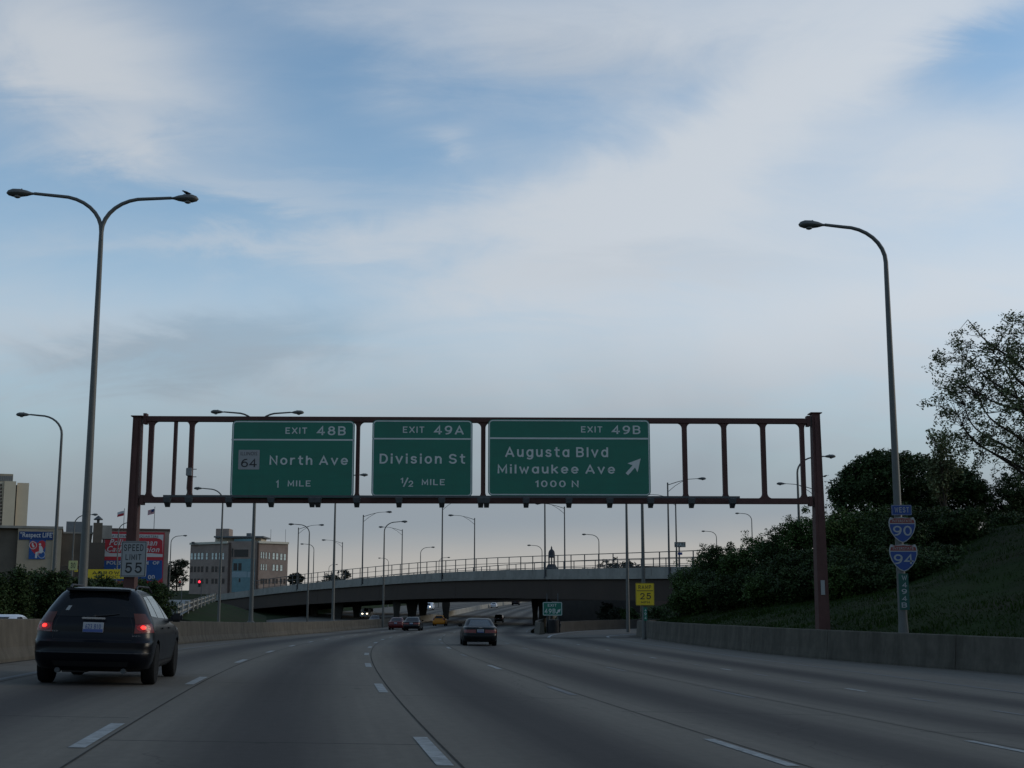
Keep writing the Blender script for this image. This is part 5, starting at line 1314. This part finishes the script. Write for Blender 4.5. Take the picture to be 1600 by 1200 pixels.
# far trees: (px, top py, Y, half-width px, label)
FT = [(278, 868, 400, 22, 'green tree between the billboard wall and the office'), (262, 884, 410, 16, 'darker tree behind the lamp right of the billboard wall'), (462, 893, 410, 14, 'far tree right behind the office building'),
      (536, 890, 360, 16, 'far pale tree low over the overpass left half'), (518, 895, 330, 24, 'low far tree line piece over the overpass left half'), (925, 881, 350, 24, 'far thin tree right of the church tower'), (966, 868, 345, 26, 'far round tree left of the yellow board pole'), (1130, 878, 225, 18, 'reddish far shrub at the overpass right end'), (1078, 884, 260, 12, 'little far shrub by the small roadside sign'),
      (985, 876, 350, 20, 'far tree tucked behind the right lamp poles'), (945, 940, 176, 15, 'dark small tree under the overpass right span'), (962, 948, 166, 13, 'dark shrub at the end of the ramp wall under the overpass'), (1025, 945, 150, 24, 'dark shrub behind the yellow ramp board'), (1056, 935, 140, 26, 'dark shrub right of the yellow ramp board'), (985, 950, 158, 16, 'dark shrub between ramp wall and yellow board'),
      (505, 938, 330, 30, 'green slope tree below the overpass at left')]
for i, (px, pt, Y, hw, lab) in enumerate(FT):
    p = at(px, pt, Y); s_, d_ = sd_of(p.x, p.y); gz = min(terrain_z(s_, d_), p.z-1.5); H = p.z-gz; w = hw/F_PX*Y
    g = random.Random(900+i); low = pt > 930 or i < 2
    o = empty('far_tree', Vector((p.x, p.y, gz)), 0, lab, 'tree', 'far trees')
    zc = H*.5 if low else max(H*.55, H-w*1.1); hz = H-zc
    blobs = [(0, 0, zc, w*.8, w*.8, hz*.9)]+[(g.uniform(-.7, .7)*w, g.uniform(-.5, .5)*w, zc+g.uniform(-.2, .75)*hz, w*.33, w*.33, hz*.28) for k in range(7)]
    thin = i in (3, 5)
    link('crown', leaf_mesh('crown', in_blobs(blobs, 110 if thin else 260, 950+i, .4), 14, w*.15, max(.14, Y*.0010), LEAF_F if i not in (12, 13, 14) else LEAF_D, 980+i), o)
    m = MB(); m.tube([(0, 0, -.5), (0, 0, H*.4), (.1, 0, H*.75)], [w*.06+.05, w*.05+.03, .04], 6)
    for k in range(4): a = k*1.6+i; m.tube([(0, 0, H*.35), (math.cos(a)*w*.4, math.sin(a)*w*.4, H*.6), (math.cos(a)*w*.7, math.sin(a)*w*.6, H*.8)], [.07, .05, .02], 5)
    m.build('trunk', BARK, o)
# birds
BIRD = mat('bird_feathers', (.012, .012, .014), .7, var=.1)
def bird(label, p, k, rz, perched=True):
    o = empty('bird', p, rz, label, 'bird'); pr = [(-.17, .005, .03), (-.11, .03, .055), (-.04, .06, .075), (.04, .065, .09), (.09, .045, .115), (.115, .035, .135), (.14, .034, .145), (.165, .025, .145), (.18, .006, .140)]
    v = []; f = []; n = 8
    for x, r, z in pr:
        for q in range(n): a = 2*math.pi*q/n; v.append((x*k, r*k*math.cos(a)*.9, (z+r*math.sin(a))*k))
    for i in range(len(pr)-1):
        for q in range(n): f.append((i*n+q, i*n+(q+1) % n, (i+1)*n+(q+1) % n, (i+1)*n+q))
    f += [tuple(range(n)), tuple((len(pr)-1)*n+q for q in range(n))]
    MB().add(v, f).build('body', BIRD, o, smooth=True)
    MB().add([(.178*k, -.008*k, .138*k), (.178*k, .008*k, .138*k), (.178*k, 0, .146*k), (.21*k, 0, .138*k)], [(0, 1, 2), (0, 3, 1), (1, 3, 2), (2, 3, 0)]).build('beak', GALV_D, o)
    for s in (-1, 1):
        if perched: pts = [(.07, s*.05, .10), (-.04, s*.085, .10), (-.20, s*.055, .05), (-.06, s*.06, .05)]
        else: pts = [(.08, s*.04, .09), (.06, s*.30, .15), (-.04, s*.42, .11), (-.06, s*.05, .08)]
        MB().add([(a*k, b*k, c*k) for a, b, c in pts]+[(a*k, b*k, (c-.012)*k) for a, b, c in pts], [(0, 1, 2, 3), (7, 6, 5, 4), (0, 4, 5, 1), (1, 5, 6, 2), (2, 6, 7, 3), (3, 7, 4, 0)]).build('wing', BIRD, o)
    if perched:
        for s in (-.025, .025): MB().tube([(.0, s*k, .03*k), (.01*k, s*k, -.03*k)], .006*k, 5).build('leg', BIRD, o)
hp = Matrix.LocRotScale(tw.location, Euler(tw.rotation_euler), tw.scale) @ Vector((2.15+.47, 0, TWH+.06+.11))
bird('dark bird perched on the right head of the near twin lamp', hp+Vector((0, 0, .02)), .85, R(200))
bird('tiny dark bird in flight right of the gantry', at(1289, 746, 70), .8, R(30), False)

# ------------------------------------------------------------------ vehicles
GLASS = mat('car_glass', (.005, .006, .007), .08, var=0, spec=.3)
GLASS_L = mat('car_glass_sky', (.10, .13, .14), .08, var=0, spec=.8)  # pale base paints reflected sky into right-hand windows; headlamp covers share it
TYRE = mat('tyre', (.010, .010, .010), .85, var=.1)
RIM = mat('rim', (.20, .20, .20), .35, metal=.8, var=.1)
TRIM = mat('black_trim', (.008, .008, .009), .6, var=.1)
CHROME = mat('chrome', (.3, .32, .35), .25, metal=1, var=0)
TAIL = mat('tail_red', (.13, .008, .009), .2, var=0)
TAIL_ON = mat('tail_lit', (.5, .02, .02), .3, var=0, emit=(1, .02, .015), estr=4)
TAIL_GLOW = mat('tail_dim_lit', (.22, .010, .010), .3, var=0, emit=(1, .02, .02), estr=.035)
AMBER = mat('amber_lens', (.065, .016, .008), .25, var=0)
HEAD_ON = mat('headlamp_lit', (.9, .8, .6), .3, var=0, emit=(1, .86, .62), estr=7)
PLATE = mat('plate_white', (.30, .31, .33), .5, var=.05); PLATE_B = mat('plate_blue', (.05, .08, .22), .5, var=.05)
def paint(n, c, r=.28): return mat(n, c, r, var=.05, scale=1.5, coat=.03, spec=.2)
SUV_P = [(.24, -2.20, 2.15, .84), (.30, -2.40, 2.36, .93), (.42, -2.49, 2.46, .975), (.55, -2.515, 2.49, .99), (.58, -2.50, 2.49, .992), (.74, -2.50, 2.47, .998), (.79, -2.44, 2.45, .998), (.88, -2.405, 2.38, .995), (.96, -2.40, 2.20, .985), (1.02, -2.395, 1.75, .975), (1.06, -2.385, 1.25, .965), (1.10, -2.37, 1.02, .95), (1.16, -2.35, .90, .915), (1.30, -2.28, .62, .845), (1.45, -2.19, .32, .755), (1.56, -2.11, .08, .675), (1.62, -2.06, -.08, .605), (1.66, -1.94, -.26, .50), (1.685, -1.72, -.46, .34)]
SED_P = [(.20, -2.05, 2.05, .74), (.26, -2.20, 2.22, .82), (.38, -2.27, 2.30, .855), (.52, -2.29, 2.31, .87), (.60, -2.26, 2.28, .872), (.70, -2.25, 2.22, .868), (.80, -2.24, 1.9, .86), (.86, -2.23, 1.45, .852), (.90, -2.22, 1.10, .845), (.94, -2.17, .98, .83), (.965, -1.95, .92, .81), (.985, -1.62, .86, .795), (1.10, -1.38, .62, .735), (1.22, -1.14, .38, .675), (1.32, -.92, .16, .61), (1.37, -.74, -.02, .54), (1.395, -.55, -.18, .42)]
VAN_P = [(.24, -2.3, 2.2, .84), (.34, -2.45, 2.4, .95), (.55, -2.5, 2.45, .98), (.80, -2.48, 2.4, .985), (1.00, -2.47, 2.0, .98), (1.08, -2.46, 1.4, .97), (1.15, -2.45, 1.25, .955), (1.45, -2.40, .85, .89), (1.72, -2.33, .45, .82), (1.80, -2.25, .25, .74), (1.84, -2.05, .0, .60)]
class Body:
    def __init__(s, prof, rc=.30, rf=.55, crown=.07):
        s.p = np.array(prof); s.rc, s.rf, s.cr = rc, rf, crown
        s.zs = s.p[:, 0]
    def at(s, t, z, off=0.0):
        """t: 0 rear centre .. 1 rear corner .. 2 .. 3 along the side .. 4 front corner .. 5 front centre; negative t mirrors"""
        sg = -1 if t < 0 else 1; t = abs(t)
        yr, yf, w = (float(np.interp(z, s.zs, s.p[:, i])) for i in (1, 2, 3))
        L = yf-yr; rc = min(s.rc, w*.45, L*.3); rf = min(s.rf, w*.6, L*.3)
        yb = yr+s.cr*(1-rc/w)**2*.0
        def rear(x): return yr+s.cr*(x/w)**2
        if t <= 1: x = t*(w-rc); y = rear(x); n = (2*s.cr*x/w/w, -1)
        elif t <= 2:
            a = (t-1)*math.pi/2; y0 = rear(w-rc); x = w-rc+rc*math.sin(a); y = y0+rc*(1-math.cos(a)); n = (math.sin(a), -math.cos(a))
        elif t <= 3: y0 = rear(w-rc)+rc; y1 = yf-s.cr*1.5-rf; x = w; y = y0+(y1-y0)*(t-2); n = (1, 0)
        elif t <= 4:
            a = (t-3)*math.pi/2; y1 = yf-s.cr*1.5-rf; x = w-rf*.8*(1-math.cos(a)); y = y1+rf*math.sin(a); n = (math.cos(a), math.sin(a))
        else:
            xe = w-rf*.8; x = xe*(5-t); y = yf-s.cr*1.5*(x/xe)**2; n = (0, 1)
        ln = math.hypot(*n) or 1
        return Vector((sg*(x+n[0]/ln*off), y+n[1]/ln*off, z))
    def t_of_y(s, y, z):
        yr, yf, w = (float(np.interp(z, s.zs, s.p[:, i])) for i in (1, 2, 3))
        L = yf-yr; rc = min(s.rc, w*.45, L*.3); rf = min(s.rf, w*.6, L*.3)
        y0 = yr+s.cr*((w-rc)/w)**2+rc; y1 = yf-s.cr*1.5-rf
        return 2+(y-y0)/max(.05, y1-y0)
    def solid(s):
        ts = list(np.linspace(0, 1, 7))+list(np.linspace(1, 2, 6))[1:]+list(np.linspace(2, 3, 16))[1:]+list(np.linspace(3, 4, 6))[1:]+list(np.linspace(4, 5, 6))[1:]
        zz = []
        for a, b in zip(s.zs, s.zs[1:]): zz += list(np.linspace(a, b, 3))[:-1]
        zz.append(s.zs[-1]); v = []; f = []
        for z in zz:
            v += [s.at(t, z) for t in ts]+[s.at(-t, z) for t in reversed(ts[1:-1])]
        m = 2*len(ts)-2
        for i in range(len(zz)-1):
            for k in range(m): f.append((i*m+k, i*m+(k+1) % m, (i+1)*m+(k+1) % m, (i+1)*m+k))
        f += [tuple(range(m-1, -1, -1)), tuple((len(zz)-1)*m+k for k in range(m))]
        return MB().add(v, f)
    def patch(s, q, off=.006, nu=8, nv=5, side=None):
        """q: four (t or y, z) corners, counter-clockwise from low-rear; side=+1/-1 means corners are (y, z) on that flank"""
        rows = []
        for j in range(nv+1):
            r = []; b = j/nv
            for i in range(nu+1):
                a = i/nu
                c = [(1-b)*((1-a)*q[0][k]+a*q[1][k])+b*((1-a)*q[3][k]+a*q[2][k]) for k in (0, 1)]
                t = c[0]
                if side is not None: t = side*max(1.6, min(3.6, s.t_of_y(c[0], c[1])))
                r.append(s.at(t, c[1], off))
            rows.append(r)
        return MB().grid(rows)
def wheel(par, x, y, r, w, sx):
    o = MB().lathe([(r*.62, -w/2), (r*.93, -w/2), (r, -w*.36), (r, w*.36), (r*.93, w/2), (r*.62, w/2)], 26, axis='X').build('tyre', TYRE, par, smooth=True, loc=(x, y, r))
    m = MB(); e = sx*w*.5
    m.lathe([(r*.62, e-.05*sx), (r*.60, e-.01*sx), (r*.54, e-.015*sx), (r*.52, e-.06*sx)] if sx > 0 else [(r*.52, e+.06), (r*.54, e+.015), (r*.60, e+.01), (r*.62, e+.05)], 24, axis='X')
    for k in range(5):
        a = 2*math.pi*k/5; m.box((e-.03*sx, math.cos(a)*r*.29, math.sin(a)*r*.29), (.03, r*.16, r*.56), rx=a-math.pi/2)
    m.lathe([(r*.14, e-.05*sx), (r*.12, e-.012*sx)] if sx > 0 else [(r*.12, e+.012), (r*.14, e+.05)], 12, axis='X')
    m.build('rim', RIM, o)
def arches(body_mesh, ys, r, w):
    m = MB()
    for y in ys:
        for sx in (-1, 1): m.lathe([(r*1.16, sx*(w-.30)), (r*1.16, sx*(w+.2))] if sx > 0 else [(r*1.16, -(w+.2)), (r*1.16, -(w-.30))], 22, (0, y, r), 'X')
    cm = m.mesh('cut'); co = link('cut', cm); bo = link('b', body_mesh)
    md = bo.modifiers.new('b', 'BOOLEAN'); md.object = co; md.operation = 'DIFFERENCE'; md.solver = 'EXACT'
    dg = bpy.context.evaluated_depsgraph_get(); me = bpy.data.meshes.new_from_object(bo.evaluated_get(dg))
    bpy.data.objects.remove(bo); bpy.data.objects.remove(co); return me
def make_car(name, label, cat, kind, col, near=True, lit='off', front_lit=False, glass=GLASS, group=None, plate=True):
    prof = {'suv': SUV_P, 'sedan': SED_P, 'van': VAN_P}[kind]
    B = Body(prof, rc=.34 if kind != 'van' else .22, rf=.6); o = empty(name, (0, 0, 0), 0, label, cat, group)
    me = B.solid().mesh('body', True); r = .365 if kind != 'sedan' else .315; wy = 1.50 if kind != 'sedan' else 1.38; wm = max(p[3] for p in prof)
    if near: me = arches(me, (-wy, wy), r, wm)
    for p in me.polygons: p.use_smooth = True
    try: me.set_sharp_from_angle(angle=R(35))
    except Exception: pass
    me.materials.clear(); me.materials.append(col); link('body', me, o)
    for y in (-wy, wy):
        for sx in (-1, 1): wheel(o, sx*(wm-.115), y, r, .23, sx)
    sd = kind == 'sedan'
    if kind == 'suv': zb, zt = 1.17, 1.575
    elif sd: zb, zt = 1.0, 1.31
    else: zb, zt = 1.18, 1.66
    B.patch([(-1.30, zb), (1.30, zb), (1.22, zt), (-1.22, zt)], .006, 14).build('rear_window', glass, o, smooth=True)
    B.patch([(-4.25, zb+.02), (-5.0, zb+.02), (-5.0, zt), (-4.25, zt)], .006).build('windshield', glass, o, smooth=True)
    B.patch([(4.25, zb+.02), (5.0, zb+.02), (5.0, zt), (4.25, zt)], .006).build('windshield', glass, o, smooth=True)
    for s in (-1, 1):
        if sd: wins = [[(-1.15, 1.0), (-.28, .99), (-.36, 1.31), (-.72, 1.30)], [(-.20, .99), (.62, .98), (.16, 1.30), (-.26, 1.31)]]
        elif kind == 'suv': wins = [[(-1.98, 1.20), (-1.22, 1.17), (-1.28, 1.54), (-1.70, 1.53)], [(-1.14, 1.17), (-.22, 1.15), (-.34, 1.56), (-1.20, 1.55)], [(-.14, 1.15), (.66, 1.14), (.06, 1.53), (-.24, 1.56)]]
        else: wins = [[(-2.0, 1.2), (-1.0, 1.2), (-1.0, 1.62), (-1.95, 1.62)], [(-.9, 1.2), (0, 1.2), (-.1, 1.62), (-.9, 1.62)], [(.1, 1.2), (.9, 1.18), (.5, 1.55), (0, 1.62)]]
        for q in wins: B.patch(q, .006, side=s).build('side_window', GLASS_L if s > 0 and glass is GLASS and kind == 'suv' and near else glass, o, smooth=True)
        # mirrors, handles
        zm = 1.12 if not sd else .97
        q = B.at(s*B.t_of_y(.60, zm), zm, 0)
        mo = MB().box((q.x+s*.15, q.y, zm+.05), (.22, .13, .17), bev=.045).build('mirror', TRIM if not sd else col, o, smooth=True); MB().box((q.x+s*.03, q.y, zm+.0), (.10, .07, .05)).build('mirror_stalk', TRIM, mo)
        if near:
            for y in ((-.95, .0) if not sd else (-.85, .05)):
                zz = .98 if not sd else .84; q = B.at(s*B.t_of_y(y, zz), zz, .02); MB().box(q, (.03, .2, .03), bev=.01).build('door_handle', col, o)
            for y0, y1 in (((-1.18, -1.17), (-.18, -.17), (.80, .81)) if not sd else ((-.96, -.95), (-.24, -.23), (.72, .73))):
                B.patch([(y0, .36), (y1, .36), (y1, 1.12 if not sd else .95), (y0, 1.12 if not sd else .95)], .003, 1, 6, side=s).build('door_gap', TRIM, o)
            B.patch([(-1.05, .27), (1.05, .27), (1.05, .40), (-1.05, .40)], .008, 8, 2, side=s).build('sill_trim', TRIM, o)
        # tail lamps
        if kind == 'suv':
            B.patch([(s*1.12, 1.06), (s*1.72, 1.08), (s*1.6, 1.24), (s*1.20, 1.24)], .010, 6, 4).build('upper_lamp', AMBER, o, smooth=True)
            tl = B.patch([(s*1.06, .90), (s*1.86, .92), (s*1.74, 1.075), (s*1.12, 1.055)], .010, 6, 4).build('tail_lamp', TAIL, o, smooth=True)
            if lit == 'on':
                def oval(tc, zc, rt, rz, off, nm, mt):
                    n = 16; mb = MB(); mb.add([B.at(s*(tc+rt*math.cos(2*math.pi*k/n)), zc+rz*math.sin(2*math.pi*k/n), off) for k in range(n)]+[B.at(s*tc, zc, off+.004)], [(k, (k+1) % n, n) for k in range(n)]); mb.build(nm, mt, tl, fix=False)
                oval(1.40, .995, .26, .062, .014, 'lit_lens', TAIL_GLOW); oval(1.36, 1.005, .085, .030, .020, 'lit_bulb', TAIL_ON)
        elif sd: B.patch([(s*.44, .655), (s*1.72, .67), (s*1.72, .82), (s*.44, .82)], .010, 8, 3).build('tail_lamp', TAIL if lit == 'off' else TAIL_GLOW, o, smooth=True)
        else: B.patch([(s*.95, .82), (s*1.5, .84), (s*1.5, 1.14), (s*.95, 1.14)], .010, 4, 3).build('tail_lamp', TAIL, o)
        # headlamps
        zz = .72 if not sd else .60
        hl = B.patch([(s*3.45, zz), (s*4.45, zz), (s*4.45, zz+.15), (s*3.45, zz+.17)], .008, 6, 3).build('headlamp', GLASS_L, o)
        if front_lit: B.patch([(s*3.95, zz+.0), (s*4.4, zz+.0), (s*4.4, zz+.15), (s*3.95, zz+.15)], .03, 4, 3).build('lit_bulb', HEAD_ON, hl)
    if kind == 'suv':
        if near:
            B.patch([(-1.6, .555), (1.6, .555), (1.6, .572), (-1.6, .572)], .006, 14, 1).build('bumper_seam', CHROME if False else TRIM, o)
            B.patch([(-1.0, .245), (1.0, .245), (1.0, .42), (-1.0, .42)], .008, 10, 2).build('lower_bumper', TRIM, o)
            B.patch([(-1.0, .775), (1.0, .775), (1.0, .785), (-1.0, .785)], .004, 12, 1).build('tailgate_gap', TRIM, o)
            for s in (-1, 1): B.patch([(s*1.0, .80), (s*1.02, .80), (s*1.08, 1.6), (s*1.06, 1.6)], .004, 1, 8).build('tailgate_gap', TRIM, o)
            m = MB(); m.box((0, -2.435, 1.145), (.40, .03, .03), bev=.01); m.build('tailgate_handle', CHROME, o)
            m = MB(); m.box((0, -2.10, 1.625), (1.10, .22, .035), bev=.015, rx=R(-6)); m.build('spoiler', col, o)
            for s in (-1, 1):
                m = MB(); m.tube([(s*.56, -1.65, 1.66), (s*.57, -1.5, 1.715), (s*.60, -.3, 1.715), (s*.62, .02, 1.62)], .022, 6); m.build('roof_rail', TRIM, o)
                m = MB(); m.lathe([(.045, 0), (.045, .18)], 10, axis='X'); m.build('exhaust_pipe', GALV_D, o, loc=(s*.55, -2.4, .26), rot=(0, 0, R(90)))
            m = MB(); m.box((0, -1.5, .34), (1.3, .12, .12)); m.box((-.3, -2.0, .30), (.5, .55, .16), bev=.05); m.build('underbody', TRIM, o)
            m = MB(); put_text(o, 'LIMITED', -.80, -.58, .905, .925, -2.425, CHROME, 1.2, .0, name='badge'); put_text(o, 'AWD', .66, .80, .85, .87, -2.44, CHROME, 1.2, .0, name='badge')
            m = MB(); m.tube([B.at(0, 1.185, .02), B.at(.35, 1.20, .025), B.at(.75, 1.23, .02)], .012, 5); m.lathe([(.03, 0), (.025, .03)], 8, tuple(B.at(0, 1.17, .01))); m.build('rear_wiper', TRIM, o)
            q = B.patch([(-.98, 1.27), (-.86, 1.27), (-.86, 1.35), (-.98, 1.35)], .011, 2, 2).build('sticker', SIGN_WB, o)
    if plate:
        zz, yy = ((.99, -2.425) if kind == 'suv' else (.73, -2.275)) if kind != 'van' else (.9, -2.50)
        if sd: zz, yy = .755, -2.268
        pl = MB().box((0, yy, zz), (.34, .02, .17)).build('licence_plate', PLATE, o)
        MB().box((0, yy-.012, zz-.055), (.33, .006, .05)).build('plate_band', PLATE_B, pl)
        if kind == 'suv' and near: put_text(pl, '623 810', -.13, .13, zz-.025, zz+.055, yy-.014, SIGN_B, 1.0, .0)
        if sd and near: put_text(pl, '417 96', -.12, .12, zz-.02, zz+.055, yy-.014, SIGN_B, 1.0, .0)
    if sd and near:
        B.patch([(-1.5, .50), (1.5, .50), (1.5, .515), (-1.5, .515)], .006, 14, 1).build('bumper_strip', TRIM, o)
        B.patch([(-.95, .205), (.95, .205), (.95, .34), (-.95, .34)], .008, 10, 2).build('lower_bumper', TRIM, o)
        B.patch([(-.36, .66), (.36, .66), (.36, .815), (-.36, .815)], .006, 6, 2).build('plate_recess', TRIM, o)
        m = MB(); m.box((0, -2.2, .915), (.16, .02, .03)); m.build('badge', CHROME, o)
    return o
NAVY_P = paint('navy_paint', (.0018, .0024, .0045), .3)
GREY_P = paint('dark_green_paint', (.005, .007, .008), .35)
def drive(o, s, d, back=False, sc=1.0, dz=.0):
    p = road(s, d, dz); h = heading(d)
    # sit on the cross-fall
    o.location = p; o.rotation_euler = (0, math.asin(bankf(d)) if abs(s) < 22 and s > -8 else 0, -h+(math.pi if back else 0)); o.scale = (sc, sc, sc)
def s_px(px, d):
    lo, hi = -60., 60.
    for _ in range(40):
        m = (lo+hi)/2; q = road(m, d)
        if 800+F_PX*q.x/(q.y*math.cos(PITCH)) < px: lo = m
        else: hi = m
    return lo
wag = make_car('wagon', 'dark navy wagon with lit tail lamps in the left lane, nearest vehicle', 'car', 'suv', NAVY_P, True, 'on')
drive(wag, -3.82, 28.2, sc=1.06)
s_ = make_car('sedan', 'dark green sedan with red lamp band in the middle distance, right of centre', 'car', 'sedan', GREY_P, True, glass=mat('sedan_glass', (.045, .055, .06), .07, var=0, spec=.8))  # glass colour lightened to paint in the reflected sky
s_['s'] = 0; del s_['s']
drive(s_, 6.95, 71.5, sc=1.0)
s_ = make_car('sedan', 'red sedan far ahead left of the black one under the overpass', 'car', 'sedan', paint('red_paint', (.065, .006, .008)), False); drive(s_, s_px(622, 157), 157)
s_ = make_car('sedan', 'black sedan far ahead right beside the red one', 'car', 'sedan', paint('black_paint', (.006, .006, .008)), False); drive(s_, s_px(646, 149), 149, sc=1.05)
s_ = make_car('taxi', 'yellow orange taxi far ahead near the overpass pier', 'car', 'suv', paint('taxi_paint', (.36, .14, .012)), False, plate=False); drive(s_, s_px(688, 196), 196, sc=.9)
s_ = make_car('van', 'small black van far ahead right of the green sedan', 'car', 'van', paint('black_paint', (.006, .006, .008)), False); drive(s_, s_px(780, 225), 225, sc=.72)
s_ = make_car('sedan', 'white car climbing the far lanes beyond the overpass', 'car', 'sedan', paint('white_paint', (.55, .57, .60)), False); drive(s_, s_px(772, 375), 375)
s_ = make_car('van', 'dark truck far up the hill at the overpass soffit', 'car', 'van', paint('black_paint', (.006, .006, .008)), False); drive(s_, s_px(806, 430), 430, sc=1.2)
s_ = make_car('pickup', 'oncoming white vehicle with bright headlamps between the overpass piers', 'car', 'van', paint('white_paint', (.55, .57, .60)), False, front_lit=True); drive(s_, s_px(573, 254), 254, True, dz=.2)
s_ = make_car('sedan', 'oncoming dark car with headlamps just above the median barrier', 'car', 'sedan', paint('black_paint', (.006, .006, .008)), False, front_lit=True); drive(s_, s_px(586, 207), 207, True)
s_ = make_car('van', 'oncoming distant van with two headlamps high between the piers', 'car', 'van', paint('white_paint', (.55, .57, .60)), False, front_lit=True); drive(s_, s_px(671, 340), 340, True)
s_ = make_car('sedan', 'white car roof just showing over the median barrier at far left', 'car', 'sedan', paint('white_paint', (.55, .57, .60)), True, front_lit=False); drive(s_, -11.5, 50.5, True, dz=-.12)
